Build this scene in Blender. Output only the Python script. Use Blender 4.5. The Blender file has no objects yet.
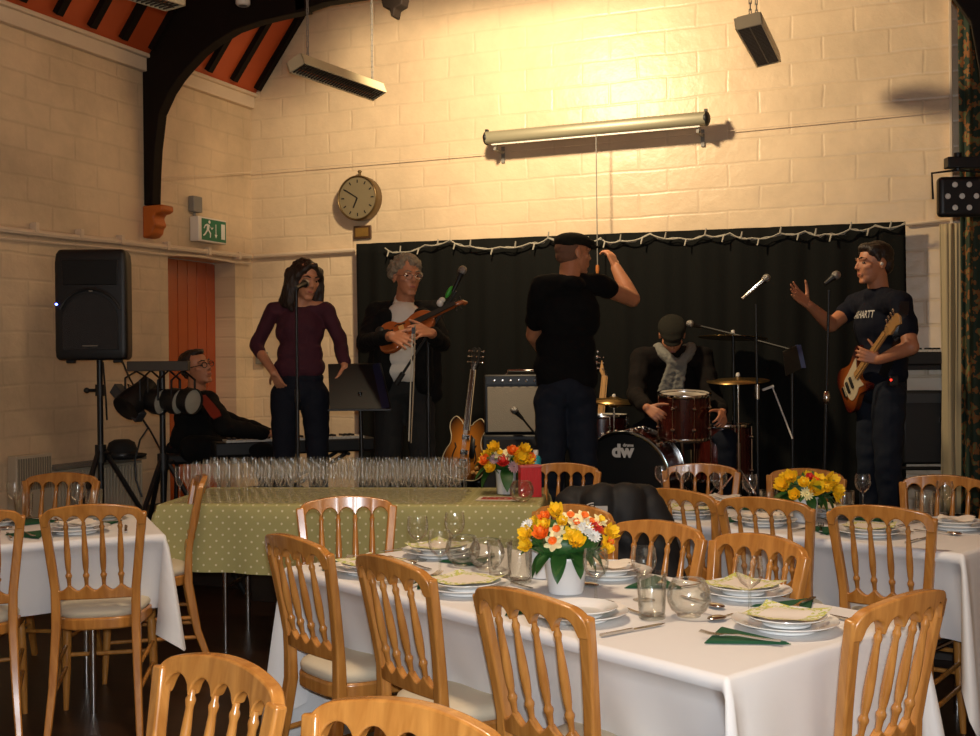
import bpy, bmesh, math, random
from mathutils import Vector, Matrix, noise
random.seed(7)
SC = bpy.context.scene
COL = SC.collection
PI = math.pi
R = math.radians
V = Vector

# ------------------------------------------------------------------ helpers
class MB:
    """collects shapes, builds them as one mesh object"""
    def __init__(s):
        s.v = []; s.f = []; s.uv = {}
    def add(s, vs, fs, M=None, uv=None):
        o = len(s.v)
        for i, p in enumerate(vs):
            p = V(p)
            if M is not None: p = M @ p
            s.v.append(p)
            if uv is not None: s.uv[o + i] = uv[i]
        for f in fs: s.f.append(tuple(o + i for i in f))
        return s
    def box(s, c, d, M=None, rot=None):
        x, y, z = d[0] / 2, d[1] / 2, d[2] / 2
        T = Matrix.Translation(c)
        if rot is not None: T = T @ rot.to_4x4()
        if M is not None: T = M @ T
        vs = [(a * x, b * y, e * z) for a in (-1, 1) for b in (-1, 1) for e in (-1, 1)]
        return s.add(vs, [(0, 1, 3, 2), (4, 6, 7, 5), (0, 4, 5, 1), (2, 3, 7, 6), (0, 2, 6, 4), (1, 5, 7, 3)], T)
    def tube(s, pts, r, n=8, M=None, caps=True, ell=None, up=None):
        """sweep; r number or list; ell=(a,b) squashes the section"""
        pts = [V(p) for p in pts]; m = len(pts)
        rs = r if isinstance(r, (list, tuple)) else [r] * m
        vs = []; prev = None
        for i, p in enumerate(pts):
            t = (pts[min(i + 1, m - 1)] - pts[max(i - 1, 0)])
            if t.length < 1e-9: t = V((0, 0, 1))
            t.normalize()
            if prev is None:
                a = V(up) if up is not None else (V((0, 0, 1)) if abs(t.z) < .9 else V((0, 1, 0)))
                e1 = a.cross(t).normalized()
            else:
                e1 = (prev - t * prev.dot(t))
                if e1.length < 1e-6: e1 = V((1, 0, 0)).cross(t)
                e1.normalize()
            prev = e1; e2 = t.cross(e1)
            ea, eb = ell if ell else (1, 1)
            for k in range(n):
                q = 2 * PI * k / n
                vs.append(p + e1 * (math.cos(q) * rs[i] * ea) + e2 * (math.sin(q) * rs[i] * eb))
        fs = []
        for i in range(m - 1):
            for k in range(n):
                a = i * n + k; b = i * n + (k + 1) % n
                fs.append((a, b, b + n, a + n))
        if caps:
            fs.append(tuple(range(n - 1, -1, -1))); fs.append(tuple((m - 1) * n + k for k in range(n)))
        return s.add(vs, fs, M)
    def cyl(s, a, b, r0, r1=None, n=16, M=None):
        return s.tube([a, b], [r0, r0 if r1 is None else r1], n, M)
    def rod(s, pts, w, h, M=None, up=(0, 0, 1)):
        """rectangular section sweep: w across, h along up"""
        pts = [V(p) for p in pts]; m = len(pts); vs = []
        for i, p in enumerate(pts):
            t = (pts[min(i + 1, m - 1)] - pts[max(i - 1, 0)]).normalized()
            u = V(up); u = (u - t * u.dot(t)).normalized(); sd = t.cross(u)
            ww = w[i] if isinstance(w, (list, tuple)) else w
            hh = h[i] if isinstance(h, (list, tuple)) else h
            for a, b in ((-1, -1), (1, -1), (1, 1), (-1, 1)):
                vs.append(p + sd * (a * ww / 2) + u * (b * hh / 2))
        fs = []
        for i in range(m - 1):
            for k in range(4):
                a = i * 4 + k; b = i * 4 + (k + 1) % 4
                fs.append((a, b, b + 4, a + 4))
        fs += [(3, 2, 1, 0), tuple((m - 1) * 4 + k for k in range(4))]
        return s.add(vs, fs, M)
    def lathe(s, prof, n=24, M=None, closed=False):
        vs = []; fs = []; m = len(prof)
        for r, z in prof:
            for k in range(n):
                q = 2 * PI * k / n
                vs.append((max(r, 1e-5) * math.cos(q), max(r, 1e-5) * math.sin(q), z))
        for i in range(m - 1):
            for k in range(n):
                a = i * n + k; b = i * n + (k + 1) % n
                fs.append((a, b, b + n, a + n))
        return s.add(vs, fs, M)
    def ell(s, c, r, M=None, rot=None, nu=16, nv=10, fn=None):
        vs = []; fs = []
        T = Matrix.Translation(c)
        if rot is not None: T = T @ rot.to_4x4()
        if M is not None: T = M @ T
        vs.append((0, 0, -r[2]))
        for j in range(1, nv):
            ph = -PI / 2 + PI * j / nv
            for k in range(nu):
                q = 2 * PI * k / nu
                vs.append((r[0] * math.cos(ph) * math.cos(q), r[1] * math.cos(ph) * math.sin(q), r[2] * math.sin(ph)))
        vs.append((0, 0, r[2]))
        if fn: vs = [fn(V(p)) for p in vs]
        for k in range(nu): fs.append((0, 1 + (k + 1) % nu, 1 + k))
        for j in range(nv - 2):
            for k in range(nu):
                a = 1 + j * nu + k; b = 1 + j * nu + (k + 1) % nu
                fs.append((a, b, b + nu, a + nu))
        t = len(vs) - 1; o = 1 + (nv - 2) * nu
        for k in range(nu): fs.append((o + k, o + (k + 1) % nu, t))
        return s.add(vs, fs, T)
    def prism(s, poly, y0, y1, M=None):
        """poly in x-z, extruded along y"""
        n = len(poly)
        vs = [(x, y0, z) for x, z in poly] + [(x, y1, z) for x, z in poly]
        fs = [tuple(range(n)), tuple(range(2 * n - 1, n - 1, -1))]
        for k in range(n):
            a, b = k, (k + 1) % n
            fs.append((a, a + n, b + n, b))
        return s.add(vs, fs, M)
    def grid(s, fn, nu, nv, M=None, uvfn=None):
        vs = []; uv = []
        for i in range(nu + 1):
            for j in range(nv + 1):
                vs.append(fn(i / nu, j / nv)); uv.append(uvfn(i / nu, j / nv) if uvfn else (i / nu, j / nv))
        fs = [(i * (nv + 1) + j, (i + 1) * (nv + 1) + j, (i + 1) * (nv + 1) + j + 1, i * (nv + 1) + j + 1) for i in range(nu) for j in range(nv)]
        return s.add(vs, fs, M, uv)
    def build(s, name, mat, parent=None, bevel=0, seg=2, sub=0, ang=40, smooth=True, solid=0, recalc=True, loc=None, rot=None):
        me = bpy.data.meshes.new(name)
        me.from_pydata([tuple(p) for p in s.v], [], s.f)
        if s.uv:
            l = me.uv_layers.new(name='UVMap')
            for lp in me.loops: l.data[lp.index].uv = s.uv.get(lp.vertex_index, (0, 0))
        if recalc:
            bm = bmesh.new(); bm.from_mesh(me)
            bmesh.ops.recalc_face_normals(bm, faces=bm.faces)
            bm.to_mesh(me); bm.free()
        if smooth:
            me.polygons.foreach_set('use_smooth', [True] * len(me.polygons))
            if ang < 180: me.set_sharp_from_angle(angle=R(ang))
        me.update()
        o = bpy.data.objects.new(name, me)
        COL.objects.link(o)
        if mat: me.materials.append(mat)
        if parent: o.parent = parent
        if loc is not None: o.location = loc
        if rot is not None: o.rotation_euler = rot
        if solid:
            m = o.modifiers.new('solid', 'SOLIDIFY'); m.thickness = solid; m.offset = 0
        if bevel:
            m = o.modifiers.new('bevel', 'BEVEL'); m.width = bevel; m.segments = seg; m.limit_method = 'ANGLE'; m.angle_limit = R(35)
        if sub:
            m = o.modifiers.new('sub', 'SUBSURF'); m.levels = sub; m.render_levels = sub
        return o

def tag(o, label=None, cat=None, group=None, kind=None):
    if label: o['label'] = label
    if cat: o['category'] = cat
    if group: o['group'] = group
    if kind: o['kind'] = kind
    return o
def thing(name, label, cat, loc=(0, 0, 0), rotz=0, group=None):
    o = bpy.data.objects.new(name, None); COL.objects.link(o)
    o.location = loc; o.rotation_euler = (0, 0, rotz); o.empty_display_size = .1
    return tag(o, label, cat, group)
def dup(root, loc, rotz=0, label=None, group=None):
    def cp(o, par):
        c = o.copy(); COL.objects.link(c)
        if par: c.parent = par
        for ch in list(o.children): cp(ch, c)
        return c
    r = cp(root, None); r.location = loc; r.rotation_euler = (0, 0, rotz)
    if label: r['label'] = label
    if group: r['group'] = group
    return r
def struct(o): o['kind'] = 'structure'; return o

# camera numbers (fitted to the room) and rays from it, used to measure where things stand
CF, CH, CP, CR, CT = 1141., 1.422, .006, -.009, R(22.64)
def ray(px, py):
    xx = (px - 490) / CF; uu = (368 - py) / CF
    cr, sr = math.cos(CR), math.sin(CR)
    x = cr * xx - sr * uu; U = sr * xx + cr * uu
    cp, sp = math.cos(CP), math.sin(CP)
    y = cp + sp * U; z = -sp + cp * U
    c, s = math.cos(CT), math.sin(CT)
    return (c * x - s * y, s * x + c * y, z)
def gp(px, py, z):
    d = ray(px, py); t = (z - CH) / d[2]; return V((d[0] * t, d[1] * t, z))
def dp(px, py, s):
    d = ray(px, py); t = CF / s; return V((d[0] * t, d[1] * t, CH + d[2] * t))
def wy(px, py, Y):
    d = ray(px, py); t = Y / d[1]; return V((d[0] * t, Y, CH + d[2] * t))
def wx(px, py, X):
    d = ray(px, py); t = X / d[0]; return V((X, d[1] * t, CH + d[2] * t))

# ------------------------------------------------------------------ materials
def mat(name, color=(.5, .5, .5), rough=.5, metal=0, bump=0, bscale=60, var=0, vscale=8, spec=.5, emit=None, estr=0, coat=0, stretch=None):
    m = bpy.data.materials.new(name); m.use_nodes = True
    nt = m.node_tree; N = nt.nodes; L = nt.links; b = N['Principled BSDF']
    b.inputs['Base Color'].default_value = (*color, 1); b.inputs['Roughness'].default_value = rough
    b.inputs['Metallic'].default_value = metal; b.inputs['Specular IOR Level'].default_value = spec
    if coat: b.inputs['Coat Weight'].default_value = coat; b.inputs['Coat Roughness'].default_value = .15
    tc = N.new('ShaderNodeTexCoord')
    vec = tc.outputs['Object']
    if stretch:
        mp = N.new('ShaderNodeMapping'); mp.inputs['Scale'].default_value = stretch
        L.new(vec, mp.inputs['Vector']); vec = mp.outputs['Vector']
    if var:
        n = N.new('ShaderNodeTexNoise'); n.inputs['Scale'].default_value = vscale; n.inputs['Detail'].default_value = 4
        L.new(vec, n.inputs['Vector'])
        mx = N.new('ShaderNodeMix'); mx.data_type = 'RGBA'
        mx.inputs['A'].default_value = (*[c * (1 - var) for c in color], 1)
        mx.inputs['B'].default_value = (*[min(1, c * (1 + var)) for c in color], 1)
        L.new(n.outputs['Fac'], mx.inputs['Factor']); L.new(mx.outputs['Result'], b.inputs['Base Color'])
    if bump:
        n = N.new('ShaderNodeTexNoise'); n.inputs['Scale'].default_value = bscale; n.inputs['Detail'].default_value = 3
        L.new(vec, n.inputs['Vector'])
        bp = N.new('ShaderNodeBump'); bp.inputs['Strength'].default_value = bump; bp.inputs['Distance'].default_value = .01
        L.new(n.outputs['Fac'], bp.inputs['Height']); L.new(bp.outputs['Normal'], b.inputs['Normal'])
    if emit:
        b.inputs['Emission Color'].default_value = (*emit, 1); b.inputs['Emission Strength'].default_value = estr
    return m
def glassmat(name, tint=(.97, .97, .95), edge=.72, sheen_mix=.05, refl=.045, rough=.07, sheen_col=(.9, .88, .84)):
    """thin clear glass: see-through face-on, reflecting towards the rim, where pale diffuse imitates caught light"""
    m = bpy.data.materials.new(name); m.use_nodes = True
    nt = m.node_tree; N = nt.nodes; L = nt.links; N.remove(N['Principled BSDF']); out = N['Material Output']
    tr = N.new('ShaderNodeBsdfTransparent'); gl = N.new('ShaderNodeBsdfGlossy'); gl.inputs['Roughness'].default_value = rough
    gl.inputs['Color'].default_value = (1, 1, 1, 1)
    df = N.new('ShaderNodeBsdfDiffuse'); df.inputs['Color'].default_value = (*sheen_col, 1)
    lw = N.new('ShaderNodeLayerWeight'); lw.inputs['Blend'].default_value = .22
    cr = N.new('ShaderNodeMix'); cr.data_type = 'RGBA'
    cr.inputs['A'].default_value = (*tint, 1); cr.inputs['B'].default_value = (*[t * edge for t in tint], 1)
    L.new(lw.outputs['Facing'], cr.inputs['Factor']); L.new(cr.outputs['Result'], tr.inputs['Color'])
    mh = N.new('ShaderNodeMath'); mh.operation = 'MULTIPLY_ADD'; mh.inputs[1].default_value = sheen_mix * 4; mh.inputs[2].default_value = sheen_mix * .5
    L.new(lw.outputs['Facing'], mh.inputs[0])
    m0 = N.new('ShaderNodeMixShader'); L.new(mh.outputs[0], m0.inputs['Fac']); L.new(tr.outputs['BSDF'], m0.inputs[1]); L.new(df.outputs['BSDF'], m0.inputs[2])
    ms = N.new('ShaderNodeMixShader'); fm = N.new('ShaderNodeMath'); fm.operation = 'MULTIPLY_ADD'; fm.inputs[1].default_value = .42; fm.inputs[2].default_value = refl
    L.new(lw.outputs['Fresnel'], fm.inputs[0])
    L.new(fm.outputs[0], ms.inputs['Fac']); L.new(m0.outputs['Shader'], ms.inputs[1]); L.new(gl.outputs['BSDF'], ms.inputs[2])
    L.new(ms.outputs['Shader'], out.inputs['Surface'])
    return m
def brickmat(name, axis, color, grime=1.0):
    m = bpy.data.materials.new(name); m.use_nodes = True
    nt = m.node_tree; N = nt.nodes; L = nt.links; b = N['Principled BSDF']
    tc = N.new('ShaderNodeTexCoord'); sp = N.new('ShaderNodeSeparateXYZ'); cb = N.new('ShaderNodeCombineXYZ')
    L.new(tc.outputs['Object'], sp.inputs['Vector'])
    L.new(sp.outputs[axis], cb.inputs['X']); L.new(sp.outputs['Z'], cb.inputs['Y'])
    # wobble so the courses are hand laid
    wn = N.new('ShaderNodeTexNoise'); wn.inputs['Scale'].default_value = 2.2; wn.inputs['Detail'].default_value = 3
    L.new(cb.outputs['Vector'], wn.inputs['Vector'])
    vs = N.new('ShaderNodeVectorMath'); vs.operation = 'MULTIPLY_ADD'; vs.inputs[1].default_value = (.05, .035, 0)
    L.new(wn.outputs['Color'], vs.inputs[0]); L.new(cb.outputs['Vector'], vs.inputs[2])
    br = N.new('ShaderNodeTexBrick'); br.inputs['Scale'].default_value = 1
    br.inputs['Brick Width'].default_value = .43; br.inputs['Row Height'].default_value = .165
    br.inputs['Mortar Size'].default_value = .014; br.inputs['Mortar Smooth'].default_value = .9
    br.inputs['Color1'].default_value = (1, 1, 1, 1); br.inputs['Color2'].default_value = (.86, .86, .86, 1); br.inputs['Mortar'].default_value = (.42, .42, .42, 1)
    L.new(vs.outputs['Vector'], br.inputs['Vector'])
    n1 = N.new('ShaderNodeTexNoise'); n1.inputs['Scale'].default_value = 9; n1.inputs['Detail'].default_value = 6; n1.inputs['Roughness'].default_value = .6
    L.new(cb.outputs['Vector'], n1.inputs['Vector'])
    # fade mortar lines irregularly (many coats of paint)
    n3 = N.new('ShaderNodeTexNoise'); n3.inputs['Scale'].default_value = 3.1; n3.inputs['Detail'].default_value = 2
    L.new(cb.outputs['Vector'], n3.inputs['Vector'])
    mu = N.new('ShaderNodeMath'); mu.operation = 'MULTIPLY'
    L.new(br.outputs['Color'], mu.inputs[0]); L.new(n3.outputs['Fac'], mu.inputs[1])
    ad = N.new('ShaderNodeMath'); ad.operation = 'MULTIPLY_ADD'; ad.inputs[1].default_value = .85
    L.new(n1.outputs['Fac'], ad.inputs[0]); L.new(mu.outputs[0], ad.inputs[2])
    bp = N.new('ShaderNodeBump'); bp.inputs['Strength'].default_value = .34; bp.inputs['Distance'].default_value = .022
    L.new(ad.outputs[0], bp.inputs['Height']); L.new(bp.outputs['Normal'], b.inputs['Normal'])
    n2 = N.new('ShaderNodeTexNoise'); n2.inputs['Scale'].default_value = 1.3; n2.inputs['Detail'].default_value = 7; n2.inputs['Roughness'].default_value = .65
    L.new(cb.outputs['Vector'], n2.inputs['Vector'])
    rp = N.new('ShaderNodeValToRGB')
    rp.color_ramp.elements[0].position = .3; rp.color_ramp.elements[0].color = (*[c * (1 - .22 * grime) for c in color], 1)
    rp.color_ramp.elements[1].position = .62; rp.color_ramp.elements[1].color = (*color, 1)
    L.new(n2.outputs['Fac'], rp.inputs['Fac'])
    mm = N.new('ShaderNodeMix'); mm.data_type = 'RGBA'; mm.blend_type = 'MULTIPLY'; mm.inputs['Factor'].default_value = .10 * grime
    L.new(rp.outputs['Color'], mm.inputs['A']); L.new(br.outputs['Color'], mm.inputs['B']); L.new(mm.outputs['Result'], b.inputs['Base Color'])
    b.inputs['Roughness'].default_value = .36; b.inputs['Specular IOR Level'].default_value = .45
    return m
def woodmat(name, c1, c2, rough=.3, scale=5, stretch=(1, 1, .12), coat=.3, dist=2.5):
    m = bpy.data.materials.new(name); m.use_nodes = True
    nt = m.node_tree; N = nt.nodes; L = nt.links; b = N['Principled BSDF']
    tc = N.new('ShaderNodeTexCoord'); mp = N.new('ShaderNodeMapping'); mp.inputs['Scale'].default_value = stretch
    L.new(tc.outputs['Object'], mp.inputs['Vector'])
    n = N.new('ShaderNodeTexNoise'); n.inputs['Scale'].default_value = scale * 8; n.inputs['Detail'].default_value = 5; n.inputs['Distortion'].default_value = dist * .2
    L.new(mp.outputs['Vector'], n.inputs['Vector'])
    rp = N.new('ShaderNodeValToRGB')
    rp.color_ramp.elements[0].position = .32; rp.color_ramp.elements[0].color = (*c1, 1)
    rp.color_ramp.elements[1].position = .66; rp.color_ramp.elements[1].color = (*c2, 1)
    L.new(n.outputs['Fac'], rp.inputs['Fac']); L.new(rp.outputs['Color'], b.inputs['Base Color'])
    b.inputs['Roughness'].default_value = rough; b.inputs['Coat Weight'].default_value = coat; b.inputs['Coat Roughness'].default_value = .18
    return m
def floormat(name):
    m = bpy.data.materials.new(name); m.use_nodes = True
    nt = m.node_tree; N = nt.nodes; L = nt.links; b = N['Principled BSDF']
    tc = N.new('ShaderNodeTexCoord')
    br = N.new('ShaderNodeTexBrick'); br.inputs['Scale'].default_value = 1
    br.inputs['Brick Width'].default_value = .9; br.inputs['Row Height'].default_value = .09; br.inputs['Mortar Size'].default_value = .0025
    br.inputs['Color1'].default_value = (.045, .018, .007, 1); br.inputs['Color2'].default_value = (.026, .010, .004, 1); br.inputs['Mortar'].default_value = (.006, .003, .002, 1)
    L.new(tc.outputs['Object'], br.inputs['Vector'])
    n = N.new('ShaderNodeTexNoise'); n.inputs['Scale'].default_value = 14; n.inputs['Detail'].default_value = 5
    L.new(tc.outputs['Object'], n.inputs['Vector'])
    mm = N.new('ShaderNodeMix'); mm.data_type = 'RGBA'; mm.blend_type = 'MULTIPLY'; mm.inputs['Factor'].default_value = .6
    L.new(br.outputs['Color'], mm.inputs['A']); L.new(n.outputs['Fac'], mm.inputs['B']); L.new(mm.outputs['Result'], b.inputs['Base Color'])
    b.inputs['Roughness'].default_value = .38
    return m
def dotmat(name, base, dot, sx=.058, sy=.058, rad=.0062):
    m = bpy.data.materials.new(name); m.use_nodes = True
    nt = m.node_tree; N = nt.nodes; L = nt.links; b = N['Principled BSDF']
    uv = N.new('ShaderNodeUVMap'); uv.uv_map = 'UVMap'
    outs = []
    for off in ((0, 0), (.5, .5)):
        mp = N.new('ShaderNodeMapping'); mp.inputs['Scale'].default_value = (1 / sx, 1 / sy, 1); mp.inputs['Location'].default_value = (off[0], off[1], 0)
        L.new(uv.outputs['UV'], mp.inputs['Vector'])
        fr = N.new('ShaderNodeVectorMath'); fr.operation = 'FRACTION'; L.new(mp.outputs['Vector'], fr.inputs[0])
        sb = N.new('ShaderNodeVectorMath'); sb.operation = 'SUBTRACT'; sb.inputs[1].default_value = (.5, .5, 0); L.new(fr.outputs['Vector'], sb.inputs[0])
        ln = N.new('ShaderNodeVectorMath'); ln.operation = 'LENGTH'; L.new(sb.outputs['Vector'], ln.inputs[0])
        lt = N.new('ShaderNodeMath'); lt.operation = 'LESS_THAN'; lt.inputs[1].default_value = rad / sx; L.new(ln.outputs['Value'], lt.inputs[0])
        outs.append(lt.outputs[0])
    ad = N.new('ShaderNodeMath'); ad.operation = 'MAXIMUM'; L.new(outs[0], ad.inputs[0]); L.new(outs[1], ad.inputs[1])
    mx = N.new('ShaderNodeMix'); mx.data_type = 'RGBA'; mx.inputs['A'].default_value = (*base, 1); mx.inputs['B'].default_value = (*dot, 1)
    L.new(ad.outputs[0], mx.inputs['Factor']); L.new(mx.outputs['Result'], b.inputs['Base Color'])
    b.inputs['Roughness'].default_value = .8
    return m
def spotmat(name, base, c2, c3, scale, t2=.52, t3=.6, rough=.8):
    """mottled two-tone pattern over a base (printed cloth or paper)"""
    m = bpy.data.materials.new(name); m.use_nodes = True
    nt = m.node_tree; N = nt.nodes; L = nt.links; b = N['Principled BSDF']
    tc = N.new('ShaderNodeTexCoord')
    n = N.new('ShaderNodeTexNoise'); n.inputs['Scale'].default_value = scale; n.inputs['Detail'].default_value = 2
    L.new(tc.outputs['Object'], n.inputs['Vector'])
    rp = N.new('ShaderNodeValToRGB'); rp.color_ramp.interpolation = 'CONSTANT'
    rp.color_ramp.elements[0].color = (*base, 1); rp.color_ramp.elements[1].position = t2; rp.color_ramp.elements[1].color = (*c2, 1)
    e = rp.color_ramp.elements.new(t3); e.color = (*c3, 1)
    L.new(n.outputs['Fac'], rp.inputs['Fac']); L.new(rp.outputs['Color'], b.inputs['Base Color'])
    b.inputs['Roughness'].default_value = rough
    return m

def bordermat(name):
    """white paper with a leafy yellow-green printed border"""
    m = spotmat(name, (.78, .74, .60), (.50, .56, .14), (.72, .64, .20), 70, .50, .60)
    nt = m.node_tree; N = nt.nodes; L = nt.links; b = N['Principled BSDF']; rp = N['Color Ramp']
    tc = N.new('ShaderNodeTexCoord'); sp = N.new('ShaderNodeSeparateXYZ'); L.new(tc.outputs['Object'], sp.inputs['Vector'])
    ab = []
    for ax in 'XY':
        q = N.new('ShaderNodeMath'); q.operation = 'ABSOLUTE'; L.new(sp.outputs[ax], q.inputs[0]); ab.append(q)
    mx = N.new('ShaderNodeMath'); mx.operation = 'MAXIMUM'; L.new(ab[0].outputs[0], mx.inputs[0]); L.new(ab[1].outputs[0], mx.inputs[1])
    gt = N.new('ShaderNodeMath'); gt.operation = 'GREATER_THAN'; gt.inputs[1].default_value = .055; L.new(mx.outputs[0], gt.inputs[0])
    mi = N.new('ShaderNodeMix'); mi.data_type = 'RGBA'; mi.inputs['A'].default_value = (.82, .76, .68, 1)
    L.new(gt.outputs[0], mi.inputs['Factor']); L.new(rp.outputs['Color'], mi.inputs['B']); L.new(mi.outputs['Result'], b.inputs['Base Color'])
    return m
WALLC = (.80, .62, .41)
M = {}
M['wall_back'] = brickmat('painted_brick_back', 'X', WALLC)
M['wall_left'] = brickmat('painted_brick_left', 'Y', (.74, .56, .36), 1.4)
M['cream'] = mat('cream_paint', (.72, .58, .42), .45, bump=.2, bscale=20, var=.06)
M['floor'] = floormat('dark_floorboards')
M['stage'] = mat('stage_boards', (.02, .014, .01), .55, var=.4, vscale=5, stretch=(1, 8, 1))
M['red'] = mat('red_roof_boards', (.46, .075, .016), .55, var=.25, vscale=3, stretch=(1, 1, 1))
M['dark'] = mat('dark_timber', (.007, .0035, .002), .75, spec=.2, var=.4, vscale=12)
M['orange'] = mat('orange_gloss_paint', (.38, .065, .008), .25, bump=.1, bscale=6, var=.08, coat=.4)
M['corbel'] = mat('orange_matt_paint', (.52, .13, .015), .5, bump=.25, bscale=25, var=.2)
M['chair'] = woodmat('varnished_beech', (.37, .142, .026), (.54, .235, .052), .26, coat=.5)
M['cushion'] = mat('cream_seat_cloth', (.60, .52, .38), .9, bump=.15, bscale=300, var=.05)
M['cloth'] = mat('white_tablecloth', (.80, .79, .78), .85, bump=.06, bscale=25)
M['dots'] = dotmat('sage_polka_dot', (.37, .345, .14), (.68, .64, .42), rad=.0052)
M['china'] = mat('white_china', (.82, .82, .80), .12, coat=.3)
M['glass'] = glassmat('clear_glass', sheen_mix=.012)
M['flute'] = glassmat('flute_glass', (.998, .997, .99), .975, .017, .02, .20, (.95, .86, .62))  # cream diffuse stands in for light refracted through the flutes
M['glass_thick'] = glassmat('thick_glass', (.97, .975, .96), .72, .004)
M['napgreen'] = mat('dark_green_napkin', (.008, .085, .03), .8, bump=.1, bscale=120)
M['nappaper'] = bordermat('printed_paper_napkin')
M['napplain'] = mat('plain_paper_napkin', (.80, .72, .60), .85)
M['steel'] = mat('cutlery_steel', (.6, .58, .55), .2, 1)
M['chrome'] = mat('chrome', (.75, .75, .75), .1, 1)
M['black'] = mat('black_plastic', (.005, .005, .005), .5)
M['blackm'] = mat('black_metal', (.012, .012, .012), .4, .3)
M['blackcloth'] = mat('black_drape', (.005, .0054, .0045), .9, bump=.15, bscale=90, spec=.2)
M['grey'] = mat('grey_plastic', (.22, .21, .19), .5)
M['white'] = mat('white_plastic', (.75, .70, .62), .4)
M['leaf'] = mat('leaf_green', (.025, .10, .018), .45, var=.35, vscale=30)
M['yellow'] = mat('yellow_petal', (.90, .56, .01), .6, var=.12, vscale=40)
M['orangep'] = mat('orange_petal', (.90, .18, .01), .6, var=.15, vscale=40)
M['redp'] = mat('red_petal', (.65, .03, .02), .6, var=.15, vscale=40)
M['cream_p'] = mat('cream_petal', (.88, .80, .42), .6, var=.1, vscale=40)
M['whitep'] = mat('white_petal', (.85, .84, .78), .6)
M['pinkp'] = mat('pale_pink_petal', (.62, .40, .42), .6)
M['bucket'] = mat('white_enamel', (.80, .80, .80), .25, coat=.3)
# ------------------------------------------------------------------ the room
XL, XR, YB = -5.5, .95, 8.04
EZ, PITCH = 3.60, math.tan(R(52.5))
XC = (XL + XR) / 2
AZ = EZ + (XC - XL) * PITCH
YF = -2.2
def quad(name, pts, m, parent=None):
    b = MB(); b.add(pts, [tuple(range(len(pts)))])
    return b.build(name, m, parent, smooth=False, recalc=False)
struct(quad('floor', [(XL - .5, YF, 0), (XR, YF, 0), (XR, YB, 0), (XL - .5, YB, 0)], M['floor']))
# back wall with gable
struct(quad('wall_back', [(XL, YB, 0), (XR, YB, 0), (XR, YB, EZ), (XC, YB, AZ), (XL, YB, EZ)], M['wall_back']))
# left wall with a door opening
dy0, dy1, dz, dd = 6.95, 7.80, 2.245, .2
b = MB()
b.add([(XL, YF, 0), (XL, dy0, 0), (XL, dy0, EZ), (XL, YF, EZ)], [(0, 1, 2, 3)])
b.add([(XL, dy1, 0), (XL, YB, 0), (XL, YB, EZ), (XL, dy1, EZ)], [(0, 1, 2, 3)])
b.add([(XL, dy0, dz), (XL, dy1, dz), (XL, dy1, EZ), (XL, dy0, EZ)], [(0, 1, 2, 3)])
b.add([(XL, dy0, 0), (XL - dd, dy0, 0), (XL - dd, dy0, dz), (XL, dy0, dz)], [(0, 1, 2, 3)])
b.add([(XL, dy1, 0), (XL - dd, dy1, 0), (XL - dd, dy1, dz), (XL, dy1, dz)], [(0, 3, 2, 1)])
b.add([(XL, dy0, dz), (XL - dd, dy0, dz), (XL - dd, dy1, dz), (XL, dy1, dz)], [(0, 1, 2, 3)])
struct(b.build('wall_left', M['wall_left'], smooth=False, recalc=False))
struct(quad('wall_right', [(XR, YF, 0), (XR, YB, 0), (XR, YB, EZ), (XR, YF, EZ)], M['wall_left']))
# orange boarded door in the recess
b = MB(); x0 = XL - dd + .005
n = 7; w = (dy1 - dy0) / n
for i in range(n):
    b.box((x0 - .02, dy0 + w * (i + .5), dz / 2), (.04, w - .008, dz - .02))
b.box((x0 - .035, (dy0 + dy1) / 2, dz / 2), (.03, dy1 - dy0, dz))
d1 = struct(b.build('door_1', M['orange'], bevel=.003))
h = MB(); h.tube([(x0, dy0 + .09, 1.05), (x0 + .05, dy0 + .09, 1.05), (x0 + .05, dy0 + .2, 1.05)], .01)
h.build('door_handle', M['blackm'], d1)
# roof: red boards and dark rafters on both slopes
b = MB()
b.add([(XL, YF, EZ), (XL, YB, EZ), (XC, YB, AZ), (XC, YF, AZ)], [(0, 1, 2, 3)])
b.add([(XR, YF, EZ), (XR, YB, EZ), (XC, YB, AZ), (XC, YF, AZ)], [(3, 2, 1, 0)])
struct(b.build('ceiling', M['red'], smooth=False, recalc=False))
sl = V((XC - XL, 0, AZ - EZ)).normalized(); nrm = V((sl.z, 0, -sl.x))
k = 0
ry = 8.0
while ry > 1.5:
    b = MB()
    b.rod([V((XL, ry, EZ)) + sl * .13 + nrm * .02, V((XC, ry, AZ)) + nrm * .02], .055, .05, up=nrm)
    struct(b.build('trim_%d' % (k + 20), M['dark'])); k += 1
    ry -= .33 if ry > 7 else .31
b = MB(); b.box((XL + .02, (YF + YB) / 2, EZ + .005), (.05, YB - YF, .13)); b.box((XL + .035, (YF + YB) / 2, EZ + .05), (.08, YB - YF, .03))
struct(b.build('trim_1', M['cream'], bevel=.006))
# conduit pipe and cables along the walls at door head height
b = MB()
pts = [wx(x, y, XL + .03) for x, y in ((0, 229), (60, 236), (108, 240.5), (160, 246.5), (200, 251), (235, 255), (250, 256.5))]
pts.insert(0, V((XL + .03, 3., 2.26)))
b.tube(pts, .022, 8)
b.tube([V((XL + .05, YB - .03, 2.31)), V((-4.5, YB - .03, 2.32))], .018, 8)
b.tube([V((p.x, p.y, p.z - .05 + .012 * math.sin(7 * p.y))) for p in pts], .008, 6)
for y in (5.6, 6.0, 6.4, 6.9, 7.4, 7.8): b.box((XL + .03, y, 2.30), (.05, .03, .06))
struct(b.build('trim_2', M['cream']))
b = MB(); b.tube([V((-.36, YB - .02, 2.30)), V((-.05, YB - .02, 2.32))], .012, 8)
struct(b.build('trim_3', M['cream']))
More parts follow.
